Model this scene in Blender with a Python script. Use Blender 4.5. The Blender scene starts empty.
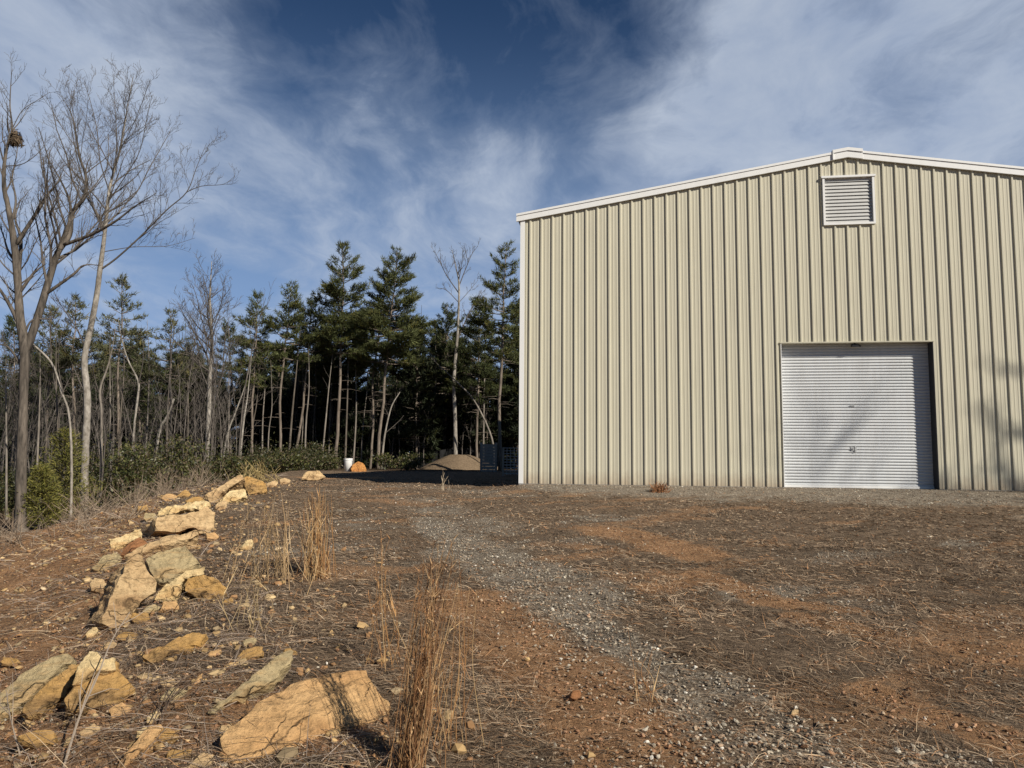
import bpy, math, random
import numpy as np
from mathutils import Vector, Matrix

SC = bpy.context.scene
COL = SC.collection
RNG = np.random.default_rng(7)
random.seed(7)
rad = math.radians

# ------------------------------------------------------------------ camera
F_PX, CX, CY = 740.0, 512.0, 384.0
PITCH, ROLL, CAMZ = 0.0921, 0.0081, 1.5
fw = np.array([0, math.cos(PITCH), math.sin(PITCH)])
up0 = np.array([0, -math.sin(PITCH), math.cos(PITCH)])
rt0 = np.array([1.0, 0, 0])
rt = math.cos(ROLL) * rt0 + math.sin(ROLL) * up0
up = -math.sin(ROLL) * rt0 + math.cos(ROLL) * up0
CAM = np.array([0, 0, CAMZ])
cd = bpy.data.cameras.new('camera')
cam = bpy.data.objects.new('camera', cd)
COL.objects.link(cam)
cd.sensor_fit = 'HORIZONTAL'
cd.sensor_width = 36.0
cd.lens = F_PX / 1024 * 36.0
cd.clip_start, cd.clip_end = 0.05, 5000
M = Matrix.Identity(4)
for i in range(3):
    M[i][0], M[i][1], M[i][2], M[i][3] = rt[i], up[i], -fw[i], CAM[i]
cam.matrix_world = M
SC.camera = cam


def ray(px, py):
    d = rt * ((px - CX) / F_PX) - up * ((py - CY) / F_PX) + fw
    return d / d[1]            # unit step in y (depth)


def at(px, py, Y):
    """point seen at a pixel of the photograph, at depth Y"""
    return CAM + ray(px, py) * Y


# ------------------------------------------------------------------ numpy noise
def _h(ix, iy, iz, seed):
    n = (ix.astype(np.int64) * 374761393 + iy.astype(np.int64) * 668265263 +
         iz.astype(np.int64) * 2147483647 + seed * 1274126177) & 0xFFFFFFFF
    n = ((n ^ (n >> 13)) * 1274126177) & 0xFFFFFFFF
    n = (n ^ (n >> 16)) & 0xFFFFFFFF
    return n / 4294967295.0


def vnoise(x, y, z=None, seed=0):
    x = np.asarray(x, float); y = np.asarray(y, float)
    z = np.zeros_like(x) if z is None else np.asarray(z, float)
    ix, iy, iz = np.floor(x), np.floor(y), np.floor(z)
    fx, fy, fz = x - ix, y - iy, z - iz
    fx, fy, fz = fx * fx * (3 - 2 * fx), fy * fy * (3 - 2 * fy), fz * fz * (3 - 2 * fz)
    r = 0
    for a in (0, 1):
        for b in (0, 1):
            for c in (0, 1):
                w = (fx if a else 1 - fx) * (fy if b else 1 - fy) * (fz if c else 1 - fz)
                r = r + w * _h(ix + a, iy + b, iz + c, seed)
    return r * 2 - 1


def fbm(x, y, z=None, oct=4, seed=0, gain=0.5):
    s, a, t = 0, 1.0, 0
    for k in range(oct):
        f = 2.03 ** k
        s = s + a * vnoise(np.asarray(x) * f, np.asarray(y) * f, None if z is None else np.asarray(z) * f, seed + k * 17)
        t += a; a *= gain
    return s / t


def sstep(a, b, x):
    t = np.clip((x - a) / (b - a), 0, 1)
    return t * t * (3 - 2 * t)


# ------------------------------------------------------------------ terrain
SLAB = CAMZ - 0.8192
YAW = 0.1395
C0 = np.array([0.2227, 19.8156, SLAB])          # front left corner of the steel building
WS = np.array([math.cos(YAW), -math.sin(YAW), 0])
WD = np.array([math.sin(YAW), math.cos(YAW), 0])
CREST_Y = [-40, -4, 2, 3, 5, 7.5, 10, 15, 20, 25, 29, 34, 40, 60, 200]
CREST_X = [1.5, 0.6, -0.35, -0.9, -1.9, -3.1, -4.4, -6.4, -7.9, -8.8, -9.3, -10.0, -11, -14, -160]


def terrain(x, y, detail=True):
    x = np.asarray(x, float); y = np.asarray(y, float)
    # pad rising gently to the slab, falling away behind
    p = np.interp(y, [-60, 0, 5, 12, 17.5, 21, 24, 27, 33, 46, 56, 75, 300], [-1.0, 0.0, 0.14, 0.38, 0.52, 0.53, 0.49, 0.56, 0.54, 0.40, 0.25, -0.4, -1.2])
    # under / in front of the building stays level
    s = (x - C0[0]) * WS[0] + (y - C0[1]) * WS[1]
    d = (x - C0[0]) * WD[0] + (y - C0[1]) * WD[1]
    wb = sstep(-3.0, -0.6, d) * sstep(-1.5, 0.5, s) * sstep(24, 20, d)
    p = p * (1 - wb) + (SLAB - 0.012) * wb
    c = np.interp(y, CREST_Y, CREST_X)
    dl = (c - x) * 0.85
    drop = 0.36 * np.where(dl > 0, np.sqrt(dl * dl + 0.35) - 0.59, 0)
    low = -1.15 + 0.10 * np.sin(x * 0.21 + 1.0) * np.cos(y * 0.17) + sstep(35, 70, y) * 0.3
    a = p - drop
    k = 0.35
    hh = np.clip(0.5 + 0.5 * (a - low) / k, 0, 1)
    z = low * (1 - hh) + a * hh + k * hh * (1 - hh)
    if detail:
        near = 1 - sstep(30, 60, np.hypot(x, y))
        amp = 0.05 + 0.06 * sstep(-0.5, 1.0, dl) * sstep(9, 4, dl)
        amp = amp * (1 - 0.92 * wb)
        z = z + near * (amp * fbm(x * 0.9, y * 0.9, oct=3, seed=3) + amp * 0.45 * fbm(x * 4.5, y * 4.5, oct=3, seed=9))
    return z


def ground_at(px, py, ymax=120):
    d = ray(px, py)
    Y = np.concatenate([np.arange(1.5, 20, 0.02), np.arange(20, ymax, 0.1)])
    P = CAM[None] + d[None] * Y[:, None]
    g = terrain(P[:, 0], P[:, 1])
    i = np.argmax(P[:, 2] < g)
    if P[i, 2] >= g[i]:
        i = len(Y) - 1
    return np.array([P[i, 0], P[i, 1], g[i]])


def on_ground(x, y):
    return np.array([x, y, float(terrain(np.array([x]), np.array([y]))[0])])


# ------------------------------------------------------------------ object helpers
def prop(o, label=None, cat=None, group=None, kind=None):
    if label: o['label'] = label
    if cat: o['category'] = cat
    if group: o['group'] = group
    if kind: o['kind'] = kind
    return o


def empty(name, loc, rz=0.0):
    o = bpy.data.objects.new(name, None)
    o.location = Vector(loc); o.rotation_euler = (0, 0, rz)
    o.empty_display_size = 0.2
    COL.objects.link(o)
    return o


def link(name, me, mat=None, parent=None, loc=(0, 0, 0)):
    o = bpy.data.objects.new(name, me)
    if mat is not None and not me.materials:
        me.materials.append(mat)
    o.location = Vector(loc)
    if parent: o.parent = parent
    COL.objects.link(o)
    return o


class MB:
    """collects vertices, tris, quads and an optional per-vertex colour"""
    def __init__(self):
        self.v, self.t, self.q, self.c, self.n = [], [], [], [], 0

    def add(self, v, tris=None, quads=None, col=None):
        v = np.asarray(v, np.float32).reshape(-1, 3)
        if tris is not None and len(tris): self.t.append(np.asarray(tris, np.int64).reshape(-1, 3) + self.n)
        if quads is not None and len(quads): self.q.append(np.asarray(quads, np.int64).reshape(-1, 4) + self.n)
        self.v.append(v)
        if col is not None:
            c = np.ones((len(v), 4), np.float32)
            c[:, :3] = col
            self.c.append(c)
        self.n += len(v)
        return self

    def box(self, lo, hi, col=None):
        x0, y0, z0 = lo; x1, y1, z1 = hi
        v = [(x0, y0, z0), (x1, y0, z0), (x1, y1, z0), (x0, y1, z0), (x0, y0, z1), (x1, y0, z1), (x1, y1, z1), (x0, y1, z1)]
        q = [(0, 3, 2, 1), (4, 5, 6, 7), (0, 1, 5, 4), (1, 2, 6, 5), (2, 3, 7, 6), (3, 0, 4, 7)]
        return self.add(v, quads=q, col=col)

    def tube(self, pts, rr, k=6, col=None, cap=True):
        pts = np.asarray(pts, float); n = len(pts)
        rr = np.broadcast_to(np.asarray(rr, float), (n,))
        t = np.gradient(pts, axis=0)
        t /= np.linalg.norm(t, axis=1)[:, None] + 1e-9
        ref = np.array([0, 0, 1.0]) if abs(t[0][2]) < 0.8 else np.array([1.0, 0, 0])
        a = np.cross(t, ref); a /= np.linalg.norm(a, axis=1)[:, None] + 1e-9
        b = np.cross(t, a)
        ang = np.arange(k) * 2 * math.pi / k
        v = pts[:, None] + rr[:, None, None] * (np.cos(ang)[None, :, None] * a[:, None] + np.sin(ang)[None, :, None] * b[:, None])
        i = np.arange(n - 1)[:, None] * k; j = np.arange(k)[None]
        j2 = (j + 1) % k
        q = np.stack([i + j, i + k + j, i + k + j2, i + j2], -1).reshape(-1, 4)
        v = v.reshape(-1, 3)
        tr = []
        if cap:
            v = np.concatenate([v, pts[:1], pts[-1:]])
            m = n * k
            for jj in range(k):
                tr.append((m, jj, (jj + 1) % k))
                tr.append((m + 1, (n - 1) * k + (jj + 1) % k, (n - 1) * k + jj))
        return self.add(v, tris=tr, quads=q, col=col)

    def mesh(self, name, smooth=False):
        me = bpy.data.meshes.new(name)
        v = np.concatenate(self.v) if self.v else np.zeros((0, 3), np.float32)
        t = np.concatenate(self.t) if self.t else np.zeros((0, 3), np.int64)
        q = np.concatenate(self.q) if self.q else np.zeros((0, 4), np.int64)
        me.vertices.add(len(v)); me.vertices.foreach_set('co', v.astype(np.float32).ravel())
        nl = len(t) * 3 + len(q) * 4
        me.loops.add(nl)
        me.loops.foreach_set('vertex_index', np.concatenate([t.ravel(), q.ravel()]).astype(np.int32))
        me.polygons.add(len(t) + len(q))
        st = np.concatenate([np.arange(len(t)) * 3, len(t) * 3 + np.arange(len(q)) * 4]).astype(np.int32)
        me.polygons.foreach_set('loop_start', st)
        me.update(calc_edges=True)
        me.polygons.foreach_set('use_smooth', np.full(len(me.polygons), bool(smooth)))
        if self.c:
            at_ = me.color_attributes.new('tint', 'FLOAT_COLOR', 'POINT')
            at_.data.foreach_set('color', np.concatenate(self.c).ravel())
        me.validate()
        return me

    def build(self, name, mat, parent=None, smooth=False, loc=(0, 0, 0)):
        return link(name, self.mesh(name, smooth), mat, parent, loc)


# ------------------------------------------------------------------ materials
def nt(name):
    m = bpy.data.materials.new(name); m.use_nodes = True
    t = m.node_tree
    b = t.nodes['Principled BSDF']
    b.inputs['Specular IOR Level'].default_value = 0.25
    return m, t, b


def N(t, kind, **kw):
    n = t.nodes.new(kind)
    for k, v in kw.items():
        if k.startswith('i_'):
            n.inputs[k[2:].replace('_', ' ')].default_value = v
        else:
            setattr(n, k, v)
    return n


def noise(t, co, scale, detail=6, rough=0.6, dist=0.0):
    n = N(t, 'ShaderNodeTexNoise')
    n.inputs['Scale'].default_value = scale; n.inputs['Detail'].default_value = detail
    n.inputs['Roughness'].default_value = rough; n.inputs['Distortion'].default_value = dist
    if co is not None: t.links.new(co, n.inputs['Vector'])
    return n.outputs['Fac']


def ramp(t, fac, stops):
    r = N(t, 'ShaderNodeValToRGB')
    e = r.color_ramp.elements
    while len(e) < len(stops): e.new(0.5)
    for k, (p, c) in enumerate(stops):
        e[k].position = p
        e[k].color = (c, c, c, 1) if isinstance(c, (int, float)) else (*c, 1)
    t.links.new(fac, r.inputs['Fac'])
    return r.outputs['Color']


def mixc(t, fac, a, b, mode='MIX'):
    m = N(t, 'ShaderNodeMix', data_type='RGBA', blend_type=mode)
    for sock, v in ((m.inputs['Factor'], fac), (m.inputs['A'], a), (m.inputs['B'], b)):
        if isinstance(v, bpy.types.NodeSocket): t.links.new(v, sock)
        elif isinstance(v, (int, float)): sock.default_value = v if sock.type == 'VALUE' else (v, v, v, 1)
        else: sock.default_value = (*v, 1)
    return m.outputs['Result']


def mth(t, op, a, b=None, clamp=False):
    m = N(t, 'ShaderNodeMath', operation=op, use_clamp=clamp)
    for sock, v in zip(m.inputs, (a, b)):
        if v is None: continue
        if isinstance(v, bpy.types.NodeSocket): t.links.new(v, sock)
        else: sock.default_value = v
    return m.outputs[0]


def bump(t, b, h, strength=0.4, dist=0.02):
    n = N(t, 'ShaderNodeBump')
    n.inputs['Strength'].default_value = strength; n.inputs['Distance'].default_value = dist
    t.links.new(h, n.inputs['Height'])
    t.links.new(n.outputs['Normal'], b.inputs['Normal'])


def objco(t):
    return N(t, 'ShaderNodeTexCoord').outputs['Object']


def mapped(t, co, scale=(1, 1, 1), rot=(0, 0, 0)):
    m = N(t, 'ShaderNodeMapping')
    m.inputs['Scale'].default_value = scale; m.inputs['Rotation'].default_value = rot
    t.links.new(co, m.inputs['Vector'])
    return m.outputs['Vector']


def mat_paint(name, col, rough=0.45, dirt=(0.3, 0.24, 0.16), amount=0.35, spec=0.35, mud=False):
    m, t, b = nt(name)
    co = objco(t)
    s = noise(t, mapped(t, co, (9, 9, 0.5)), 1.0, 5, 0.65)
    p = noise(t, co, 1.3, 4, 0.6)
    f = mth(t, 'MULTIPLY', mth(t, 'MULTIPLY', ramp(t, s, [(0.42, 0.0), (0.75, 1.0)]), ramp(t, p, [(0.3, 0.2), (0.7, 1.0)])), amount)
    c = mixc(t, f, col, tuple(c * 0.55 + d * 0.25 for c, d in zip(col, dirt)))
    if mud:      # splashed clay along the foot of the sheets, slight buckling of the steel
        sp_ = N(t, 'ShaderNodeSeparateXYZ'); t.links.new(co, sp_.inputs[0])
        ns_ = noise(t, mapped(t, co, (2.2, 2.2, 1.0)), 3.0, 7, 0.7)
        hz = mth(t, 'SUBTRACT', mth(t, 'MULTIPLY', ns_, 0.75), sp_.outputs[2])
        c = mixc(t, mth(t, 'MULTIPLY', ramp(t, hz, [(0.0, 0.0), (0.42, 1.0)]), 0.55), c, (0.26, 0.165, 0.10))
        bump(t, b, noise(t, mapped(t, co, (3.3, 3.3, 0.8)), 0.7, 2, 0.5), 0.10, 0.10)
    t.links.new(c, b.inputs['Base Color'])
    b.inputs['Roughness'].default_value = rough
    b.inputs['Specular IOR Level'].default_value = spec
    return m


def mat_tint(name, rough=0.8, vary=0.0, spec=0.15, trans=0.0):
    m, t, b = nt(name)
    a = N(t, 'ShaderNodeVertexColor', layer_name='tint')
    t.links.new(a.outputs['Color'], b.inputs['Base Color'])
    b.inputs['Roughness'].default_value = rough
    b.inputs['Specular IOR Level'].default_value = spec
    return m


def mat_bark(name, c1, c2, scale=6.0, stretch=0.25):
    m, t, b = nt(name)
    co = mapped(t, objco(t), (1, 1, stretch))
    n = noise(t, co, scale, 6, 0.7, 0.3)
    n2 = noise(t, co, scale * 0.18, 3, 0.5)
    f = mth(t, 'MULTIPLY', ramp(t, n, [(0.35, 0.0), (0.68, 1.0)]), ramp(t, n2, [(0.3, 0.45), (0.7, 1.0)]))
    t.links.new(mixc(t, f, c1, c2), b.inputs['Base Color'])
    b.inputs['Roughness'].default_value = 0.9
    bump(t, b, n, 0.6, 0.03)
    return m


def mat_rock(name, base, alt, stain, strata=0.6, dark=0.5):
    """weathered layered stone: fresh tan faces, iron stain bands, lichen-grey patches"""
    m, t, b = nt(name)
    co = objco(t)
    n1 = noise(t, co, 2.6, 6, 0.62, 0.5)
    n2 = noise(t, co, 19.0, 8, 0.72)
    lay = noise(t, mapped(t, co, (3, 3, 22), (0.5, 0.35, 0.2)), 1.0, 5, 0.65, 0.5)
    c = mixc(t, ramp(t, n1, [(0.38, 0.0), (0.62, 1.0)]), base, alt)
    c = mixc(t, mth(t, 'MULTIPLY', ramp(t, lay, [(0.5, 0.0), (0.66, 1.0)]), strata), c, stain)
    sp = ramp(t, n2, [(0.26, 0.45), (0.5, 1.1), (0.74, 1.4)])
    c = mixc(t, 1.0, c, sp, 'MULTIPLY')
    blot = noise(t, co, 6.0, 6, 0.7, 0.8)
    c = mixc(t, mth(t, 'MULTIPLY', ramp(t, blot, [(0.58, 0.0), (0.7, 1.0)]), dark), c, tuple(x * 0.32 for x in stain))
    wv_ = N(t, 'ShaderNodeTexNoise'); wv_.inputs['Scale'].default_value = 4.0; wv_.inputs['Detail'].default_value = 4
    t.links.new(co, wv_.inputs['Vector'])
    wm_ = N(t, 'ShaderNodeVectorMath', operation='MULTIPLY_ADD'); t.links.new(wv_.outputs['Color'], wm_.inputs[0]); wm_.inputs[1].default_value = (0.35, 0.35, 0.35); t.links.new(co, wm_.inputs[2])
    vc = N(t, 'ShaderNodeTexVoronoi', feature='DISTANCE_TO_EDGE'); vc.inputs['Scale'].default_value = 3.6
    t.links.new(mapped(t, wm_.outputs[0], (0.6, 0.8, 1.9), (0.4, 0.5, 0)), vc.inputs['Vector'])
    crk = mth(t, 'MULTIPLY', ramp(t, vc.outputs['Distance'], [(0.0, 1.0), (0.028, 0.0)]), ramp(t, n1, [(0.45, 0.0), (0.55, 0.75)]))
    c = mixc(t, crk, c, tuple(x * 0.16 for x in stain))
    t.links.new(c, b.inputs['Base Color'])
    b.inputs['Roughness'].default_value = 0.88
    b.inputs['Specular IOR Level'].default_value = 0.2
    hh = mth(t, 'SUBTRACT', mth(t, 'ADD', mth(t, 'MULTIPLY', n2, 0.8), mth(t, 'MULTIPLY', lay, 1.0)), mth(t, 'MULTIPLY', crk, 0.6))
    bump(t, b, hh, 0.9, 0.045)
    return m


CREAM = (0.515, 0.485, 0.375)
M_WALL = mat_paint('cream_steel_panel', CREAM, 0.5, amount=0.45, mud=True)
M_TRIM = mat_paint('white_trim_paint', (0.76, 0.76, 0.74), 0.45, amount=0.25)
M_DOOR = mat_paint('white_door_paint', (0.56, 0.575, 0.58), 0.45, amount=0.5)
M_GALV = mat_paint('galvanised_metal', (0.42, 0.43, 0.43), 0.4, amount=0.4)
M_DARK = mat_paint('dark_steel_and_jamb_shade', (0.03, 0.03, 0.032), 0.5, amount=0.2)
M_CONC = mat_paint('concrete', (0.33, 0.31, 0.28), 0.9, amount=0.6)
M_SCREEN = mat_paint('black_screen_fabric', (0.012, 0.012, 0.013), 0.8, amount=0.1)
M_GREYWOOD = mat_paint('weathered_grey_board', (0.30, 0.28, 0.25), 0.85, amount=0.6)
M_BUCKET = mat_paint('white_plastic', (0.80, 0.80, 0.78), 0.4, amount=0.15)


# ------------------------------------------------------------------ ground
def axis(lo, hi, fine_lo, fine_hi, step, grow, grow_max):
    a = [fine_lo]
    while a[-1] < fine_hi: a.append(a[-1] + step)
    s = step
    while a[-1] < hi:
        s = min(s * grow, grow_max); a.append(a[-1] + s)
    s = step
    while a[0] > lo:
        s = min(s * grow, grow_max); a.insert(0, a[0] - s)
    return np.array(a)


def pix_path(pts):
    return np.array([ground_at(*p)[:2] for p in pts])


def dist_path(x, y, P):
    best = np.full(x.shape, 1e9)
    for a, b in zip(P[:-1], P[1:]):
        d = b - a
        tt = np.clip(((x - a[0]) * d[0] + (y - a[1]) * d[1]) / (d @ d + 1e-9), 0, 1)
        best = np.minimum(best, np.hypot(x - a[0] - tt * d[0], y - a[1] - tt * d[1]))
    return best


GRAVEL_PATHS = [(pix_path([(430, 520), (470, 545), (510, 575), (555, 610), (610, 650), (690, 705), (780, 775)]), 0.44, 0.8),
                (pix_path([(478, 552), (530, 575), (580, 596)]), 0.7, 0.9),
                (pix_path([(405, 497), (440, 512), (500, 530)]), 0.7, 0.5),
                (pix_path([(330, 490), (420, 487), (500, 492)]), 0.7, 0.5),
                (pix_path([(690, 690), (760, 735), (840, 800)]), 0.5, 0.85),
                (pix_path([(930, 765), (1000, 790)]), 0.3, 0.6)]
CLAY_PATHS = [(pix_path([(470, 600), (520, 630), (560, 665), (600, 700), (660, 770)]), 0.48, 1.0),
              (pix_path([(610, 530), (650, 540), (700, 556)]), 0.5, 1.0),
              (pix_path([(650, 588), (700, 580)]), 0.25, 0.7),
              (pix_path([(700, 575), (770, 600), (850, 612)]), 0.24, 0.85),
              (pix_path([(800, 618), (900, 640), (1000, 655), (1040, 650)]), 0.26, 0.7),
              (pix_path([(880, 700), (950, 720), (1030, 750)]), 0.24, 0.9),
              (pix_path([(370, 500), (430, 505)]), 0.6, 0.5),
              (pix_path([(545, 545), (600, 548)]), 0.3, 0.5),
              (pix_path([(0, 575), (60, 560), (130, 548)]), 1.3, 0.95),
              (pix_path([(120, 760), (180, 735), (260, 710), (330, 730)]), 0.35, 0.9),
              (pix_path([(30, 768), (150, 700), (230, 690)]), 0.35, 0.75),
              (pix_path([(60, 630), (120, 600), (150, 540)]), 0.6, 0.5),
              (pix_path([(310, 478), (370, 478)]), 0.6, 0.7)]


def masks(x, y):
    w1 = 0.35 * fbm(x * 1.7, y * 1.7, oct=3, seed=21)
    w2 = 0.35 * fbm(x * 1.9, y * 1.9, oct=3, seed=33)
    fine = fbm(x * 7, y * 7, oct=3, seed=41)
    gr = np.zeros_like(x); cl = np.zeros_like(x)
    for P, w, k in GRAVEL_PATHS:
        gr = np.maximum(gr, k * sstep(1.25, 0.5, (dist_path(x, y, P) + w1 * w) / w))
    for P, w, k in CLAY_PATHS:
        cl = np.maximum(cl, k * sstep(1.3, 0.4, (dist_path(x, y, P) + w2 * w) / w))
    s = (x - C0[0]) * WS[0] + (y - C0[1]) * WS[1]
    d = (x - C0[0]) * WD[0] + (y - C0[1]) * WD[1]
    apron = sstep(-3.0 - s * 0.16, -1.0 - s * 0.08, d + 1.2 * w1) * sstep(-0.6, 1.0, s) * sstep(30, 20, d)
    gr = np.maximum(gr, 1.0 * apron)
    # streaky noise patches of bare clay along the wheel direction
    u, v = x * 0.86 + y * 0.5, -x * 0.5 + y * 0.86
    st = fbm(u * 0.45, v * 1.5, oct=4, seed=55)
    plate = sstep(-0.5, 1.5, x - np.interp(y, CREST_Y, CREST_X))
    cl = np.maximum(cl, 0.48 * sstep(0.12, 0.45, st) * plate * sstep(34, 24, y))
    gr = np.maximum(gr, 0.55 * sstep(0.15, 0.45, fbm(u * 0.5 + 9, v * 1.2, oct=4, seed=77)) * plate * sstep(30, 20, y))
    c = np.interp(y, CREST_Y, CREST_X)
    slope = sstep(0.2, 1.0, c - x) * sstep(8, 5, c - x)
    cl = np.maximum(cl, slope * (0.55 + 0.45 * sstep(-0.2, 0.35, fbm(x * 1.1, y * 1.1, oct=3, seed=5))))
    cl = np.clip(cl + 0.25 * fine * cl, 0, 1); gr = np.clip(gr * (0.95 + 0.6 * fine + 0.5 * fbm(x * 1.6, y * 1.6, oct=3, seed=19)), 0, 1)
    gr = gr * (1 - 0.6 * cl)
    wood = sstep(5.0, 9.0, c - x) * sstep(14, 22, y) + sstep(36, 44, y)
    return cl, gr, np.clip(wood, 0, 1)


def mat_ground():
    m, t, b = nt('ground_earth')
    co = objco(t)
    a = N(t, 'ShaderNodeVertexColor', layer_name='mask')
    sep = N(t, 'ShaderNodeSeparateColor'); t.links.new(a.outputs['Color'], sep.inputs[0])
    clay, grav, wood = sep.outputs[0], sep.outputs[1], sep.outputs[2]
    n1 = noise(t, co, 3.0, 6, 0.65)
    n2 = noise(t, co, 28.0, 8, 0.75)
    n3 = noise(t, co, 95.0, 4, 0.7)
    u = mapped(t, co, (8, 30, 8), (0, 0, 0.5))
    fib = noise(t, u, 1.4, 7, 0.8, 1.4)
    th = ramp(t, fib, [(0.30, (0.062, 0.042, 0.028)), (0.5, (0.22, 0.157, 0.104)), (0.72, (0.46, 0.345, 0.23))])
    cl = ramp(t, n2, [(0.27, (0.15, 0.079, 0.040)), (0.5, (0.43, 0.243, 0.124)), (0.75, (0.62, 0.40, 0.225))])
    vor = N(t, 'ShaderNodeTexVoronoi', feature='F1'); vor.inputs['Scale'].default_value = 55
    t.links.new(co, vor.inputs['Vector'])
    vs = N(t, 'ShaderNodeSeparateColor'); t.links.new(vor.outputs['Color'], vs.inputs[0])
    gv = ramp(t, vs.outputs[0], [(0.0, (0.20, 0.155, 0.11)), (0.5, (0.37, 0.31, 0.235)), (1.0, (0.54, 0.47, 0.37))])
    gv = mixc(t, ramp(t, vor.outputs['Distance'], [(0.45, 0.0), (0.95, 1.0)]), gv, (0.13, 0.10, 0.07))
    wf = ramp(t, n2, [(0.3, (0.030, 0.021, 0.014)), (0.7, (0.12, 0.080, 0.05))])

    def edge(v, k):
        e = mth(t, 'ADD', v, mth(t, 'MULTIPLY', mth(t, 'SUBTRACT', n2, 0.5), k))
        return ramp(t, e, [(0.28, 0.0), (0.62, 1.0)])
    c = mixc(t, edge(clay, 1.3), th, cl)
    c = mixc(t, edge(grav, 1.3), c, gv)
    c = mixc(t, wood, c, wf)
    c = mixc(t, 1.0, c, ramp(t, n1, [(0.3, 0.72), (0.7, 1.15)]), 'MULTIPLY')
    t.links.new(c, b.inputs['Base Color'])
    b.inputs['Roughness'].default_value = 0.95
    b.inputs['Specular IOR Level'].default_value = 0.1
    h = mth(t, 'ADD', mth(t, 'ADD', mth(t, 'MULTIPLY', n2, 0.9), mth(t, 'MULTIPLY', n3, 0.35)), mth(t, 'MULTIPLY', vor.outputs['Distance'], 0.15))
    bump(t, b, h, 1.0, 0.055)
    return m


gx = axis(-900, 900, -15, 12.5, 0.075, 1.16, 60)
ys, yv = [-900.0], -900.0
gy = list(axis(-900, 1.4, 0.8, 1.4, 0.1, 1.2, 60))
gy = [v for v in gy if v <= 1.4]
while gy[-1] < 30: gy.append(gy[-1] + max(0.035, gy[-1] * 0.0075))
st_ = gy[-1] - gy[-2]
while gy[-1] < 900:
    st_ = min(st_ * 1.12, 60); gy.append(gy[-1] + st_)
gy = np.array(gy)
GX, GY = np.meshgrid(gx, gy)
GZ = terrain(GX.ravel(), GY.ravel())
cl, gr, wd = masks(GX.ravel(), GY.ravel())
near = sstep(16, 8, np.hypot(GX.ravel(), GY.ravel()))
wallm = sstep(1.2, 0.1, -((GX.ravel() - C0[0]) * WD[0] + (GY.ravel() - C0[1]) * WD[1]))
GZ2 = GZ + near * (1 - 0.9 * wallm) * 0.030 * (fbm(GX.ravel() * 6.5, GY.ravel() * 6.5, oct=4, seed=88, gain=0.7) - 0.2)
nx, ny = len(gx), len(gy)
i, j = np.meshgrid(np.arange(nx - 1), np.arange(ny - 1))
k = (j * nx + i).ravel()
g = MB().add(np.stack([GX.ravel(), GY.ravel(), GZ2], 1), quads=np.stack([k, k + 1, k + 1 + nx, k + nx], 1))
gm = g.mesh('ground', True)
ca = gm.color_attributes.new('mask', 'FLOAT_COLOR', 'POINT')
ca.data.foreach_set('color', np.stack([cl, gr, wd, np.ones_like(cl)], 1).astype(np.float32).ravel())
prop(link('ground', gm, mat_ground()), kind='structure', label='open yard of dead grass, orange clay and gravel sloping up to the building')


# ------------------------------------------------------------------ scatter on the ground
def sample_view(n, y0, y1, power, xmul=0.78, xpad=0.8):
    u = RNG.random(n)
    if abs(power - 1) < 1e-6:
        y = y0 * (y1 / y0) ** u
    else:
        e = 1 - power
        y = (y0 ** e + u * (y1 ** e - y0 ** e)) ** (1 / e)
    x = (RNG.random(n) * 2 - 1) * (xmul * y + xpad)
    s = (x - C0[0]) * WS[0] + (y - C0[1]) * WS[1]
    d = (x - C0[0]) * WD[0] + (y - C0[1]) * WD[1]
    keep = ~((d > -0.15) & (s > -0.1))
    return x[keep], y[keep]


def blades(x, y, L, W, elev, az, cols, lift=0.004, curl=0.3):
    n = len(x)
    z = terrain(x, y) + lift
    p0 = np.stack([x, y, z], 1)
    d = np.stack([np.cos(az) * np.cos(elev), np.sin(az) * np.cos(elev), np.sin(elev)], 1)
    side = np.stack([-np.sin(az), np.cos(az), np.zeros(n)], 1)
    bend = side * (RNG.normal(0, curl, n) * L)[:, None]
    p1 = p0 + d * (L * 0.5)[:, None] + bend * 0.5
    p2 = p0 + d * L[:, None] + bend * 1.3
    p2[:, 2] -= L * 0.15 * np.cos(elev)
    for p in (p1, p2):
        p[:, 2] = np.maximum(p[:, 2], terrain(p[:, 0], p[:, 1]) + lift * 0.8)
    tilt = RNG.normal(0, 0.6, n)
    sd = side * np.cos(tilt)[:, None] + np.array([0, 0, 1.0])[None] * np.sin(tilt)[:, None]
    w = (W / 2)[:, None]
    v = np.stack([p0 - sd * w, p0 + sd * w, p1 - sd * w * 0.8, p1 + sd * w * 0.8, p2], 1).reshape(-1, 3)
    b = np.arange(n)[:, None] * 5
    t = np.concatenate([b + [[0, 1, 3]], b + [[0, 3, 2]], b + [[2, 3, 4]]])
    return MB().add(v, tris=t, col=np.repeat(cols, 5, 0))


def pick(n, palette, wts):
    pal = np.array(palette)
    i = RNG.choice(len(pal), n, p=np.array(wts) / sum(wts))
    return pal[i] * RNG.uniform(0.7, 1.25, (n, 1))


M_BLADE = mat_tint('dead_grass_blade', 0.75)
x, y = sample_view(520000, 1.7, 26, 1.0)
cl, gr, wd = masks(x, y)
clump = sstep(-0.35, 0.35, fbm(x * 2.2, y * 2.2, oct=3, seed=91))
keep = RNG.random(len(x)) < (1 - 0.80 * cl) * (1 - 0.90 * gr) * (1 - 0.7 * wd) * (0.25 + 0.75 * clump) * (1 - 0.75 * sstep(0.0, 1.0, np.interp(y, CREST_Y, CREST_X) - x))
x, y = x[keep], y[keep]
n = len(x)
MOT = 0.72 + 0.62 * sstep(-0.45, 0.45, fbm(x * 1.3, y * 2.2, oct=4, seed=64)) - 0.16 * sstep(5, 12, y)
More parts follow.
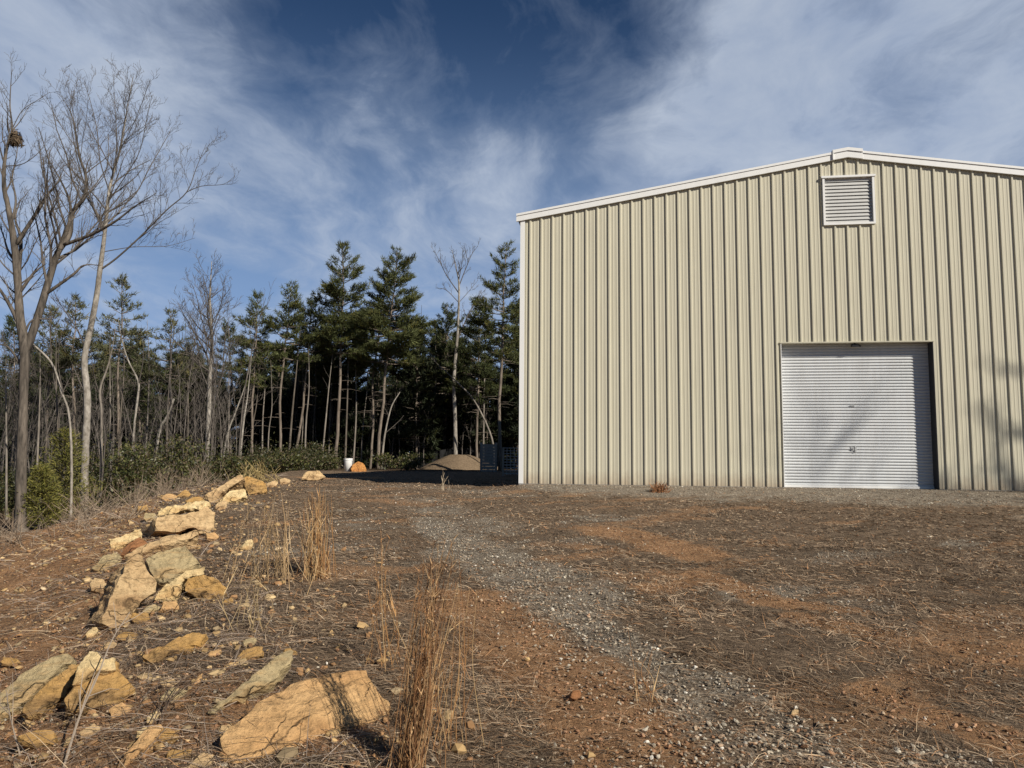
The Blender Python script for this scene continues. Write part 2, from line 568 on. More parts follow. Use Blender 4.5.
# matted direction drifts over the yard
az = 2.5 + 1.2 * fbm(x * 0.35, y * 0.35, oct=2, seed=14) + RNG.normal(0, 0.8, n)
L = RNG.uniform(0.04, 0.16, n) * (1 - 0.35 * sstep(5, 11, y))
W = np.maximum(0.0024, 0.00062 * y) * RNG.uniform(0.7, 1.3, n)
el = np.abs(RNG.normal(0.05, 0.16, n)) + (RNG.random(n) < 0.05) * RNG.uniform(0.3, 0.9, n)
cols = pick(n, [(0.09, 0.062, 0.041), (0.26, 0.187, 0.124), (0.42, 0.315, 0.21), (0.56, 0.43, 0.28), (0.33, 0.18, 0.085)], [3.8, 4.2, 2.6, 0.35, 1.6]) * MOT[:, None]
prop(blades(x, y, L, W, el, az, cols).build('dead_grass', M_BLADE), kind='stuff', label='matted dead grass lying over the yard')


def pebbles(x, y, r, cols, name, mat, label, sink=0.25):
    ph = (1 + 5 ** 0.5) / 2
    iv = np.array([(-1, ph, 0), (1, ph, 0), (-1, -ph, 0), (1, -ph, 0), (0, -1, ph), (0, 1, ph), (0, -1, -ph), (0, 1, -ph), (ph, 0, -1), (ph, 0, 1), (-ph, 0, -1), (-ph, 0, 1)]) / 1.9
    it = np.array([(0, 11, 5), (0, 5, 1), (0, 1, 7), (0, 7, 10), (0, 10, 11), (1, 5, 9), (5, 11, 4), (11, 10, 2), (10, 7, 6), (7, 1, 8), (3, 9, 4), (3, 4, 2), (3, 2, 6), (3, 6, 8), (3, 8, 9), (4, 9, 5), (2, 4, 11), (6, 2, 10), (8, 6, 7), (9, 8, 1)])
    n = len(x)
    z = terrain(x, y)
    v = iv[None] * RNG.uniform(0.65, 1.3, (n, 12, 1))
    v = v * np.stack([RNG.uniform(0.8, 1.4, n), RNG.uniform(0.7, 1.1, n), RNG.uniform(0.45, 0.9, n)], 1)[:, None]
    a = RNG.uniform(0, 6.28, n); c, s = np.cos(a)[:, None], np.sin(a)[:, None]
    tl = RNG.normal(0, 0.35, n)[:, None]
    X, Y, Z = v[..., 0], v[..., 1], v[..., 2]
    X, Z = X * np.cos(tl) - Z * np.sin(tl), X * np.sin(tl) + Z * np.cos(tl)
    v = np.stack([X * c - Y * s, X * s + Y * c, Z], -1) * r[:, None, None]
    v += np.stack([x, y, z + r * (0.5 - sink)], 1)[:, None]
    t = (np.arange(n)[:, None, None] * 12 + it[None]).reshape(-1, 3)
    return prop(MB().add(v.reshape(-1, 3), tris=t, col=np.repeat(cols, 12, 0)).build(name, mat), kind='stuff', label=label)


M_STONE = mat_tint('loose_stone', 0.9)
x, y = sample_view(120000, 1.7, 21, 1.25)
cl, gr, wd = masks(x, y)
keep = RNG.random(len(x)) < np.clip(0.95 * gr + 0.03, 0, 1)
x, y = x[keep][:60000], y[keep][:60000]
n = len(x)
r = np.minimum(RNG.lognormal(math.log(0.0062), 0.42, n), 0.0125) * (1 + 0.035 * y)
cols = pick(n, [(0.24, 0.195, 0.14), (0.38, 0.325, 0.245), (0.49, 0.435, 0.34), (0.38, 0.27, 0.18), (0.64, 0.59, 0.5)], [3, 4, 2, 2.2, 0.5])
pebbles(x, y, r, cols, 'gravel', M_STONE, 'loose grey gravel in the wheel track and along the wall')
x, y = sample_view(90000, 1.7, 16, 1.3)
cl, gr, wd = masks(x, y)
keep = RNG.random(len(x)) < np.clip(0.7 * cl + 0.06, 0, 1)
x, y = x[keep][:20000], y[keep][:20000]
n = len(x)
r = np.minimum(RNG.lognormal(math.log(0.0050), 0.5, n), 0.0115) * (1 + 0.035 * y)
cols = pick(n, [(0.30, 0.165, 0.09), (0.38, 0.225, 0.13), (0.20, 0.11, 0.06), (0.44, 0.33, 0.22)], [4, 3, 2, 1.5])
pebbles(x, y, r, cols, 'clay_clods', M_STONE, 'crumbs and clods of orange clay')

# stony litter on the bank among the big rocks
nn = 5200
yy = RNG.uniform(2.0, 22, nn) ** 1.0
xx = np.interp(yy, CREST_Y, CREST_X) + RNG.normal(-0.6, 1.0, nn) * (0.6 + yy * 0.06)
rr = np.minimum(RNG.lognormal(math.log(0.013), 0.6, nn), 0.05)
cols = pick(nn, [(0.42, 0.28, 0.13), (0.50, 0.36, 0.19), (0.30, 0.17, 0.08), (0.32, 0.24, 0.14), (0.55, 0.42, 0.26)], [3, 2, 4, 2, 0.25])
pebbles(xx, yy, rr, cols, 'stone_rubble', M_STONE, 'small broken tan stones littering the bank')

# dead leaves, twigs on the bank
nn = 9000
yy = 2.0 * (28 / 2.0) ** RNG.random(nn)
xx = np.interp(yy, CREST_Y, CREST_X) - np.abs(RNG.normal(0, 2.2, nn)) * (0.4 + yy * 0.05) + 0.5
cols = pick(nn, [(0.20, 0.15, 0.11), (0.30, 0.24, 0.19), (0.12, 0.08, 0.055), (0.40, 0.30, 0.19)], [3, 3, 3, 1])
prop(blades(xx, yy, RNG.uniform(0.08, 0.5, nn), np.maximum(0.004, 0.0008 * yy), np.abs(RNG.normal(0.08, 0.2, nn)), RNG.uniform(0, 6.28, nn), cols, 0.01).build('twig_litter', M_BLADE),
     kind='stuff', label='dead twigs and leaf litter on the bank')

# ------------------------------------------------------------------ steel building
BW, BL, EH, SL = 17.06, 18.0, 7.145, 0.1608
RS = BW / 2
DL, DW, DH = 6.75, 12 * 0.3048, 3.665
VL, VR, VB, VT = 7.886, 9.158, 6.729, 8.029
bld = prop(empty('steel_building', C0, -YAW), 'large cream ribbed steel building with white roll-up door and gable vent', 'building')


def topz(s):
    return EH + SL * (RS - abs(s - RS))


P = 0.3048
brk = {0.0, BW, DL, DL + DW, VL, VR, RS}
prof = []                      # (s, outward)
k = 0
s = 0.25 - P
xs = []
while s < BW + P:
    for ds, o in ((-0.036, 0.0), (-0.020, 0.038), (0.016, 0.038), (0.040, 0.0), (0.085, 0.0), (0.095, 0.005), (0.115, 0.005), (0.125, 0.0), (0.178, 0.0), (0.188, 0.005), (0.208, 0.005), (0.218, 0.0)):
        xs.append((s + ds, o))
    s += P
xs.sort()
PX = np.array([a for a, _ in xs]); PO = np.array([b for _, b in xs])
ss = sorted(set([a for a in PX if 0 < a < BW]) | brk)
w = MB()
for a, b in zip(ss[:-1], ss[1:]):
    if b - a < 1e-5: continue
    oa, ob = np.interp(a, PX, PO), np.interp(b, PX, PO)
    mid = (a + b) / 2
    spans = [(lambda q: 0.0, topz)]
    if DL < mid < DL + DW and VL < mid < VR:
        spans = [(lambda q: DH, lambda q: VB), (lambda q: VT, topz)]
    elif DL < mid < DL + DW:
        spans = [(lambda q: DH, topz)]
    elif VL < mid < VR:
        spans = [(lambda q: 0.0, lambda q: VB), (lambda q: VT, topz)]
    for f0, f1 in spans:
        w.add([(a, -oa, f0(a)), (b, -ob, f0(b)), (b, -ob, f1(b)), (a, -oa, f1(a))], quads=[(0, 1, 2, 3)])
w.build('front_wall', M_WALL, bld)
# side and rear walls (plain panels behind the front sheet)
w = MB()
w.box((0.0, 0.06, 0.0), (0.06, BL, EH)); w.box((BW - 0.06, 0.06, 0.0), (BW, BL, EH))
for a0, a1 in ((0.06, RS), (RS, BW - 0.06)):
    w.add([(a0, BL, 0), (a1, BL, 0), (a1, BL, topz(a1)), (a0, BL, topz(a0))], quads=[(3, 2, 1, 0)])
w.build('side_wall', M_WALL, bld)
# roof: two ribbed slopes
rf = MB()
for sgn in (0, 1):
    s0, s1 = (-0.12, RS) if sgn == 0 else (RS, BW + 0.12)
    for y0 in [0.0]:
        z0, z1 = topz(s0) + 0.09, topz(s1) + 0.09
        v = [(s0, -0.02, z0), (s1, -0.02, z1), (s1, BL, z1), (s0, BL, z0), (s0, -0.02, z0 + .06), (s1, -0.02, z1 + .06), (s1, BL, z1 + .06), (s0, BL, z0 + .06)]
        rf.add(v, quads=[(0, 3, 2, 1), (4, 5, 6, 7), (0, 1, 5, 4), (1, 2, 6, 5), (2, 3, 7, 6), (3, 0, 4, 7)])
roof = rf.build('roof', M_GALV, bld)


def rake(s0, s1, zlo, zhi, y0, y1, mb, zf=topz):
    v = []
    for s_, in ((s0,), (s1,)):
        v += [(s_, y0, zf(s_) + zlo), (s_, y1, zf(s_) + zlo), (s_, y1, zf(s_) + zhi), (s_, y0, zf(s_) + zhi)]
    mb.add(v, quads=[(0, 1, 2, 3), (7, 6, 5, 4), (0, 4, 5, 1), (1, 5, 6, 2), (2, 6, 7, 3), (3, 7, 4, 0)])


tr = MB()
for a, b in ((-0.13, RS - 0.36), (RS + 0.36, BW + 0.13)):
    rake(a, b, -0.015, 0.135, -0.085, -0.034, tr)
    rake(a, b, 0.138, 0.198, -0.105, 0.03, tr)
tr.build('rake_trim', M_TRIM, bld)
cap = MB()
for a, b in ((RS - 0.36, RS), (RS, RS + 0.36)):
    rake(a, b, -0.01, 0.16, -0.10, -0.034, cap)
    rake(a, b, 0.163, 0.245, -0.125, 0.03, cap)
cap.box((RS - 0.385, -0.13, topz(RS - 0.36) - 0.02), (RS - 0.365, 0.0, topz(RS - 0.36) + 0.25))
cap.build('ridge_cap', M_TRIM, bld)
ct = MB()
ct.box((-0.015, -0.042, 0.0), (0.105, -0.034, EH - 0.0)); ct.box((-0.022, -0.042, 0.0), (-0.015, 0.12, EH))
ct.build('corner_trim', M_TRIM, bld)
ct = MB(); ct.box((BW - 0.1, -0.042, 0), (BW + 0.015, -0.034, EH)); ct.build('corner_trim', M_TRIM, bld)
fo = MB()
fo.box((-0.02, -0.03, -0.28), (DL - 0.003, 0.5, -0.004)); fo.box((DL + DW + 0.003, -0.03, -0.28), (BW, 0.5, -0.004)); fo.box((DL - 0.001, -0.06, -0.28), (DL + DW + 0.001, 0.6, -0.012))
fo.build('foundation', M_CONC, bld)

# roll-up door
REC = 0.27
door = bpy.data.objects.new('roll_up_door', None); door.parent = bld; COL.objects.link(door)
cu = MB()
pitch = 0.0767
zs, os_ = [], []
z = 0.03
while z < DH - 0.01:
    for f_, o_ in ((0.0, -0.006), (0.12, 0.010), (0.28, 0.018), (0.5, 0.018), (0.68, 0.010), (0.82, -0.006), (0.9, -0.009)):
        zs.append(z + f_ * pitch); os_.append(o_)
    z += pitch
zs = np.array(zs); os_ = np.array(os_)
msk = zs < DH - 0.002; zs, os_ = zs[msk], os_[msk]
nseg = 24
sv = np.linspace(DL + 0.012, DL + DW - 0.012, nseg + 1)
S, Zz = np.meshgrid(sv, zs)
wob = 0.004 * fbm(S * 1.1, Zz * 0.7, oct=3, seed=61)
V = np.stack([S, REC - np.repeat(os_[:, None], nseg + 1, 1) + wob, Zz], -1).reshape(-1, 3)
ii, jj = np.meshgrid(np.arange(nseg), np.arange(len(zs) - 1))
kk = (jj * (nseg + 1) + ii).ravel()
cu.add(V, quads=np.stack([kk, kk + 1, kk + nseg + 2, kk + nseg + 1], 1))
cu.build('curtain', M_DOOR, door, True)
bb = MB(); bb.box((DL + 0.012, REC - 0.035, -0.008), (DL + DW - 0.012, REC + 0.02, 0.045)); bb.build('bottom_bar', M_TRIM, door)
lk = MB()
sx = DL + DW * 0.485
lk.box((sx - 0.07, REC - 0.032, 0.93), (sx + 0.07, REC - 0.016, 1.03)); lk.tube([(sx - .02, REC - .03, .98), (sx - .02, REC - .055, .98)], [.022, .018], 10); lk.box((sx + .02, REC - .045, .90), (sx + .05, REC - .03, 1.06))
lk.build('latch', M_GALV, door)
ph = MB(); ph.box((sx - 0.06, REC - 0.028, 2.05), (sx + 0.05, REC - 0.014, 2.075)); ph.tube([(sx - .05, REC - .02, 2.06), (sx - .05, REC - .05, 2.09), (sx + .04, REC - .05, 2.09), (sx + .04, REC - .02, 2.06)], .007, 6)
ph.build('handle', M_GALV, door)
for a_, b_, m_ in ((DL - 0.006, DL + 0.010, M_TRIM), (DL + DW - 0.010, DL + DW + 0.006, M_DARK)):  # right jamb's shade is put into its dark colour; left jamb stays trim white
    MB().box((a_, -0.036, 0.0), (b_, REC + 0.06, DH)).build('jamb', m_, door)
hd = MB(); hd.box((DL - 0.03, -0.05, DH), (DL + DW + 0.03, REC + 0.06, DH + 0.03)); hd.build('header', M_WALL, door)
op = MB(); op.box((sx - 0.02, 0.02, DH - 0.09), (sx + 0.14, 0.13, DH - 0.03)); op.tube([(sx + .06, .07, DH - .03), (sx + .06, .07, DH + .0)], .02, 8); op.tube([(sx + 0.14, .08, DH - .06), (sx + .2, .05, DH - .08)], [.03, .02], 8)
op.build('stop_bracket', M_DARK, door)

# gable vent
vent = bpy.data.objects.new('gable_vent', None); vent.parent = bld; COL.objects.link(vent)
a = 0.052; yo, yi = -0.07, 0.11
for lo_, hi_ in (((VL, yo, VB), (VL + a, yi, VT - a)), ((VR - a, yo, VB), (VR, yi, VT - a)), ((VL + a, yo, VB), (VR - a, yi, VB + a)), ((VL - 0.03, yo - 0.02, VT - a), (VR + 0.03, yi, VT))):
    MB().box(lo_, hi_).build('frame', M_TRIM, vent)
lv = MB(); nl = 13
zz = np.linspace(VB + a, VT - a, nl + 1)
for q in range(nl):
    z0, z1 = zz[q], zz[q + 1]
    v = [(VL + a, -0.015, z0 + 0.004), (VR - a, -0.015, z0 + 0.004), (VR - a, 0.020, z1 + 0.004), (VL + a, 0.020, z1 + 0.004)]
    v += [(p[0], p[1], p[2] - 0.006) for p in v]
    lv.add(v, quads=[(0, 1, 2, 3), (7, 6, 5, 4), (0, 4, 5, 1), (3, 2, 6, 7), (0, 3, 7, 4), (1, 5, 6, 2)])
lv.box((VL + a, 0.09, VB + a), (VR - a, 0.10, VT - a))
lv.build('louvres', mat_paint('grey_louvre_paint', (0.50, 0.50, 0.48), 0.5), vent)

# ------------------------------------------------------------------ rocks
TAN = mat_rock('tan_stone', (0.56, 0.40, 0.215), (0.44, 0.29, 0.145), (0.27, 0.155, 0.075), 0.6, 0.7)
BUFF = mat_rock('buff_stone', (0.56, 0.355, 0.165), (0.48, 0.28, 0.12), (0.40, 0.22, 0.11), 0.25, 0.4)
PALE = mat_rock('pale_fresh_stone', (0.68, 0.53, 0.29), (0.57, 0.40, 0.18), (0.46, 0.26, 0.11), 0.5, 0.4)
OCHRE = mat_rock('ochre_stone', (0.46, 0.27, 0.09), (0.36, 0.23, 0.10), (0.17, 0.10, 0.045), 0.7, 0.6)
OLIVE = mat_rock('grey_green_stone', (0.43, 0.335, 0.18), (0.34, 0.27, 0.155), (0.42, 0.26, 0.11), 0.6, 0.5)
RUST = mat_rock('rust_stone', (0.34, 0.16, 0.07), (0.27, 0.12, 0.05), (0.16, 0.08, 0.04), 0.5, 0.5)


def rock(name, poly, base, normal, thick, mat, label, seed, group='rocks along the bank', vox=None, shrink=0.82, rough=0.05, parent=None, lift=0.0, cat='rock', shift=(0, 0, 0), facets=1500):
    """stone whose outline is given in photo pixels; set on its own plane at its ground point, with real thickness"""
    G = ground_at(*base) if not isinstance(base, np.ndarray) else base
    G = G + np.array([0, 0, lift])
    nrm = np.array(normal, float); nrm /= np.linalg.norm(nrm)
    pts = []
    for px, py in poly:
        d = ray(px, py)
        tt = ((G - CAM) @ nrm) / (d @ nrm)
        pts.append(CAM + d * tt)
    pts = np.array(pts) + np.array(shift)
    c = pts.mean(0)
    rs = np.random.default_rng(seed)
    n = len(pts)
    size = np.linalg.norm(pts - c, axis=1).max()
    bulge = c + nrm * size * 0.04
    mid = c + (pts - c) * 1.015 - nrm * thick * 0.35 + rs.normal(0, thick * 0.05, (n, 3))
    back = c + (pts - c) * shrink - nrm * thick * rs.uniform(0.85, 1.1, (n, 1))
    V = np.concatenate([pts, mid, back, [bulge, c - nrm * thick]]) - c
    i0 = np.arange(n); i1 = (i0 + 1) % n
    F = [(a, b, 3 * n) for a, b in zip(i0, i1)] + [(b + 2 * n, a + 2 * n, 3 * n + 1) for a, b in zip(i0, i1)]
    Q = [(a + n, b + n, b, a) for a, b in zip(i0, i1)] + [(a + 2 * n, b + 2 * n, b + n, a + n) for a, b in zip(i0, i1)]
    # keep face winding outward
    e1, e2 = pts[1] - pts[0], pts[2] - pts[0]
    area = sum(np.cross(pts[a] - c, pts[b] - c) for a, b in zip(i0, i1)) @ nrm
    if area < 0:
        F = [f[::-1] for f in F]; Q = [q[::-1] for q in Q]
    me = MB().add(V, tris=F, quads=Q).mesh(name)
    tmp = bpy.data.objects.new('tmp', me); COL.objects.link(tmp)
    rm = tmp.modifiers.new('r', 'REMESH'); rm.mode = 'VOXEL'; rm.voxel_size = vox or max(size / 42, 0.008)
    sm = tmp.modifiers.new('s', 'SMOOTH'); sm.iterations = 1; sm.factor = 0.4
    dg = bpy.context.evaluated_depsgraph_get()
    ev = tmp.evaluated_get(dg)
    out = bpy.data.meshes.new_from_object(ev)
    bpy.data.objects.remove(tmp)
    co = np.zeros(len(out.vertices) * 3, np.float32); out.vertices.foreach_get('co', co); co = co.reshape(-1, 3)
    no = np.zeros_like(co).ravel(); out.vertices.foreach_get('normal', no); no = no.reshape(-1, 3)
    q = co / size + seed * 3.7
    # chipped planes: quantised low noise, plus layered ledges along a bedding direction
    big = fbm(q[:, 0] * 1.6, q[:, 1] * 1.6, q[:, 2] * 1.6, 3, seed)
    step = np.floor(big * 5) / 5
    bed = np.array([0.25, 0.35, 0.9]); bed /= np.linalg.norm(bed)
    lay = fbm((q @ bed) * 9, q[:, 0] * 0.7, q[:, 1] * 0.7, 3, seed + 5)
    fine = fbm(q[:, 0] * 9, q[:, 1] * 9, q[:, 2] * 9, 3, seed + 9)
    facing = np.clip(no @ nrm, 0, 1)
    dsp = size * rough * 2.0 * ((0.45 * big + 0.8 * step) + (0.9 - 0.6 * facing) * 0.75 * (np.floor(lay * 3.5) / 3.5) + 0.42 * fine)
    co = co + no * dsp[:, None]
    out.vertices.foreach_set('co', co.astype(np.float32).ravel())
    tmp = bpy.data.objects.new('tmp', out); COL.objects.link(tmp)
    dm = tmp.modifiers.new('d', 'DECIMATE'); dm.ratio = min(1.0, facets / max(len(out.polygons) * 2, 1))
    ev = tmp.evaluated_get(bpy.context.evaluated_depsgraph_get())
    out2 = bpy.data.meshes.new_from_object(ev)
    bpy.data.objects.remove(tmp); out = out2
    out.polygons.foreach_set('use_smooth', np.zeros(len(out.polygons), bool))
    out.materials.clear(); out.materials.append(mat)
    out.name = name
    if parent is not None:
        return link(name, out, None, parent, c - np.array(parent.location))
    o = link(name, out, None, None, c)
    return prop(o, label, cat, group)


NC = (0.35, -0.72, 0.6)
rock('rock', [(219, 738), (221, 749), (233, 765), (250, 759), (297, 747), (309, 736), (355, 724), (378, 721), (392, 726), (394, 703), (382, 687), (367, 667), (344, 670), (305, 681), (278, 695), (250, 711)],
     (300, 750), (0.28, -0.42, 0.86), 0.30, BUFF, 'largest smooth tan block nearest the camera, beside the tall grass tuft', 1, shrink=0.75, rough=0.035)
r2 = rock('rock', [(207.7, 708), (213.5, 714), (216.4, 712), (237, 697), (245, 698), (280, 677), (282, 671), (292.6, 663), (294.6, 652), (291.6, 648), (282, 652), (254.5, 671), (225, 696)],
     (245, 706), (0.35, -0.55, 0.76), 0.13, OLIVE, 'long narrow grey-green slab lying tilted behind the nearest block', 2, shrink=0.9, rough=0.03, lift=0.07)
rock('rock', [(139, 655), (151, 664), (159, 662), (182, 649), (202, 642.5), (209.6, 632), (192, 630.7), (174.5, 637.6), (155, 647)],
     (165, 664), (0.25, -0.6, 0.76), 0.22, OCHRE, 'half-buried ochre slab with dark streaks below the rock pile', 3)
rock('rock', [(232, 664), (246.7, 659), (264, 655), (263, 647), (254.5, 645), (243, 648), (237, 657)], (246, 664), NC, 0.18, OCHRE,
     'small squarish ochre rock just beyond the long grey-green slab', 4)
rock('rock', [(182, 770), (202, 751), (215.5, 753), (212.5, 763), (207, 775), (190, 780)], (200, 775), (0.3, -0.5, 0.8), 0.15, TAN,
     'pale slab corner cut by the bottom edge of the picture', 5)
rock('rock', [(114, 768), (135, 741), (145, 727), (159, 724), (163, 726), (149, 743), (133, 757), (122, 770)], (135, 762), (0.2, -0.45, 0.87), 0.12, BUFF,
     'flat tan slab bedded in orange clay at bottom left', 6)
rock('rock', [(146, 721.6), (149, 714), (156, 710), (160, 714), (157, 720.6), (149, 725.5)], (152, 726), NC, 0.07, PALE, 'small tan stone at the upper end of the bedded slab', 7)
rock('rock', [(136, 740), (137, 731), (145, 726), (154, 729), (149, 735)], (142, 740), NC, 0.06, PALE, 'little cream stone on the left flank of the bedded slab', 8)
rock('rock', [(-6, 697), (20, 673), (50, 658), (67, 652.5), (72.5, 656.7), (71.7, 663), (63, 665), (50, 678), (23, 703), (10, 712), (-8, 714)],
     (25, 718), (0.1, -0.55, 0.82), 0.22, OLIVE, 'broad grey-green slab at the left edge of the picture', 9, rough=0.03)
rock('rock', [(21.7, 711.7), (31.7, 720), (41.7, 713), (65, 697), (73, 685), (80, 663), (71.7, 664), (50, 680), (25, 705)],
     (40, 720), (0.4, -0.75, 0.5), 0.22, OCHRE, 'streaky ochre slab leaning against the broad grey-green slab', 10, rough=0.04)
r10 = rock('rock', [(65, 698), (75, 685), (79, 668), (92, 656), (103, 657), (117, 662), (119, 672), (130, 680), (137, 690), (130, 697), (120, 703), (100, 707), (82, 710), (72, 712), (65, 707)],
     (95, 713), (0.35, -0.7, 0.62), 0.30, OCHRE, 'ochre boulder with one bright cream broken face', 11, rough=0.04)
rock('broken_face', [(74, 687), (78.5, 668), (91.7, 651), (103, 655), (104, 661), (116, 658.5), (118, 672), (101, 674), (88, 681)],
     (95, 713), (0.35, -0.7, 0.62), 0.10, PALE, None, 12, rough=0.03, parent=r10, shift=(0.01, -0.035, 0.02))
# the pile
rock('rock', [(156.5, 517), (206.7, 509), (215.8, 512), (214, 528), (205, 534.7), (199, 533.7), (197.5, 528), (188, 529), (176.6, 533), (155.6, 531)],
     (190, 537), (0.62, -0.72, 0.3), 0.85, TAN, 'big square tan block at the top of the rock pile', 13, shrink=0.9, rough=0.035)
rock('rock', [(123, 556.5), (135.6, 550), (150, 543), (168, 536.5), (197.5, 529), (199.4, 534), (194, 538), (174, 543), (159, 546.5), (143, 553), (126.5, 559)],
     (165, 556), (0.25, -0.6, 0.75), 0.35, TAN, 'long thin tan slab across the middle of the rock pile', 14, rough=0.03, shrink=0.9, lift=0.06)
rock('rock', [(120, 555), (126.5, 545), (139, 537), (149, 543), (134, 551)], (134, 560), (0.1, -0.6, 0.75), 0.3, RUST, 'rust-brown wedge at the left of the long thin slab', 15, lift=0.05)
rock('rock', [(108, 539), (123, 533.7), (140, 529), (142, 536.5), (124.6, 545), (117, 551), (109, 551)], (120, 551), (0.2, -0.75, 0.6), 0.5, PALE, 'knobbly pale rock on the left of the big square block', 16, rough=0.08)
rock('rock', [(92, 569), (101, 557), (117, 551), (123, 557.5), (113.7, 564), (101, 571)], (105, 571), (0.0, -0.6, 0.8), 0.3, OLIVE, 'flat grey-green slab at the left foot of the pile', 17)
rock('rock', [(101, 617.6), (110, 599), (119, 576), (126.5, 561), (139, 554.7), (144.7, 566.6), (150, 574), (159, 583), (157, 592), (150, 597.5), (144.7, 600), (135.6, 611), (128, 626), (113.7, 628), (103, 624)],
     (118, 628), (0.62, -0.72, 0.32), 0.6, TAN, 'tall upright tan slab at the front of the rock pile', 18, rough=0.045, shrink=0.9)
rock('rock', [(150, 572), (144.7, 559), (154, 552), (185, 544), (201, 563), (185, 569), (174, 577), (163, 583), (155.6, 578)],
     (172, 592), (0.25, -0.72, 0.65), 0.5, OLIVE, 'wide grey-tan block behind the upright slab', 19, rough=0.04, lift=0.03)
rock('rock', [(153, 600), (163, 588), (174, 577.5), (186.6, 569), (204, 566.6), (205, 574), (185, 577.5), (180, 588), (177.5, 598), (166.6, 602)],
     (168, 602), (0.4, -0.75, 0.5), 0.3, PALE, 'bright cream broken rock at the right of the upright slab', 20, rough=0.05)
rock('rock', [(183, 584), (186.6, 577.5), (199, 575.7), (214, 577.5), (225, 588), (223, 598), (216, 600), (206.7, 599), (198, 598), (185, 592)],
     (206, 601), (0.2, -0.85, 0.45), 0.45, OCHRE, 'rounded dark ochre rock at the right foot of the pile', 21, rough=0.06)
rock('rock', [(205.8, 494), (241, 474), (244.7, 478), (230, 487), (219, 496), (218.7, 503), (209.5, 503)], (214, 503), (0.35, -0.75, 0.55), 0.5, TAN,
     'long slanted slab on the skyline of the bank', 22, rough=0.03, shrink=0.9)
rock('rock', [(218.7, 500), (230, 490), (244.7, 487.5), (246.6, 495), (237, 500), (222, 503)], (232, 503), NC, 0.5, PALE, 'squat orange-tan block under the slanted skyline slab', 23)
rock('rock', [(241, 479), (247, 475), (254, 476), (267, 483), (267, 491), (248, 495), (246, 489)], (256, 495), (0.4, -0.8, 0.45), 0.7, OCHRE, 'brown crumbly boulder at the far right end of the bank', 24, rough=0.08)
rock('rock', [(155.7, 516), (161, 507.5), (174, 504), (193, 503), (204, 498), (209.5, 505), (189, 509), (172, 515)], (180, 516), NC, 0.6, PALE, 'low heap of pale rubble behind the big square block', 25, rough=0.1)
rock('rock', [(241, 548), (244.7, 540), (252, 538.7), (254, 543), (251, 549), (246.6, 550.5)], (247, 551), (0.4, -0.85, 0.3), 0.2, PALE, 'lone cream stone on the grass right of the pile', 26, vox=0.02)
rock('rock', [(301, 480), (303, 474), (308, 471), (319, 471), (323, 473), (326.5, 477), (317, 480)], (313, 481), (0.3, -0.9, 0.3), 0.7, TAN, 'low tan boulder at the far edge of the yard', 27, group='boulders at the far edge of the yard')
rock('rock', [(351, 469), (353, 463.5), (358, 461.5), (363.5, 463.5), (366.5, 470), (363, 475.5), (353, 475.5)], on_ground(at(359, 475, 36.5)[0], 36.5), (0.3, -0.9, 0.3), 0.8, mat_rock('orange_stone', (0.50, 0.24, 0.075), (0.42, 0.18, 0.055), (0.26, 0.11, 0.04), 0.3, 0.3),
     'round orange boulder beside the white bucket', 28, group='boulders at the far edge of the yard')
rock('rock', [(85, 634), (89, 629), (97, 626), (99, 631), (93, 637), (87, 638)], (91, 639), NC, 0.12, PALE, 'small whitish stone left below the upright slab', 29)
rock('rock', [(193, 684), (198, 676), (203, 672), (202, 679), (196, 685)], (197, 686), NC, 0.05, BUFF, 'thin pinkish chip left of the long grey-green slab', 30)
rock('rock', [(570, 697), (573, 690), (580, 690), (583, 696), (577, 700)], (576, 700), NC, 0.07, RUST, 'lone orange clod in the wheel track', 31, group='single stones in the yard')
rock('rock', [(791, 714), (793, 708), (799, 709), (800, 715), (795, 717)], (796, 717), NC, 0.05, TAN, 'small tan stone right of the gravel track', 32, group='single stones in the yard')

FILL = [(100, 590, 13, 9), (140, 622, 14, 8), (152, 612, 10, 6), (170, 610, 12, 7), (128, 640, 12, 6), (110, 648, 9, 5), (146, 600, 8, 6), (228, 604, 8, 5), (150, 520, 9, 6), (212, 540, 9, 6), (196, 505, 12, 6), (205, 512, 8, 5), (222, 508, 9, 5), (142, 512, 8, 5), (236, 500, 8, 5), (170, 500, 9, 5), (184, 497, 8, 5), (272, 486, 8, 4), (284, 483, 7, 4), (160, 745, 20, 12), (175, 700, 15, 9), (120, 716, 14, 10), (40, 745, 22, 12), (90, 735, 16, 9), (226, 735, 12, 8), (180, 760, 18, 10), (250, 645, 10, 6), (215, 655, 9, 5), (10, 665, 12, 7), (118, 690, 12, 7), (170, 686, 11, 6), (290, 655, 8, 5)]
for q, (px, py, w_, h_) in enumerate(FILL):
    rq = np.random.default_rng(900 + q)
    na_ = rq.integers(5, 8)
    an_ = np.sort(rq.uniform(0, 6.28, na_)) if False else np.linspace(0, 6.28, na_, endpoint=False) + rq.normal(0, 0.25, na_)
    sk_ = rq.uniform(-0.6, 0.9)
    pl_ = [(px + w_ * math.cos(a_) * rq.uniform(.7, 1.1), py - h_ * 0.5 - h_ * math.sin(a_) * rq.uniform(.7, 1.1) - sk_ * h_ * 0.5 * math.cos(a_)) for a_ in an_]
    rock('rock', pl_, (px, py + h_ * 0.35), (rq.uniform(0.1, 0.6), -0.65, rq.uniform(0.4, 0.9)), 1.2 * h_ / 740 * ground_at(px, py)[1] + 0.05, [TAN, OCHRE, OLIVE, BUFF, OCHRE, TAN][q % 6],
         'loose broken stone half sunk in the dirt between the big rocks', 60 + q, group='loose stones between the big rocks', facets=300, rough=0.06)

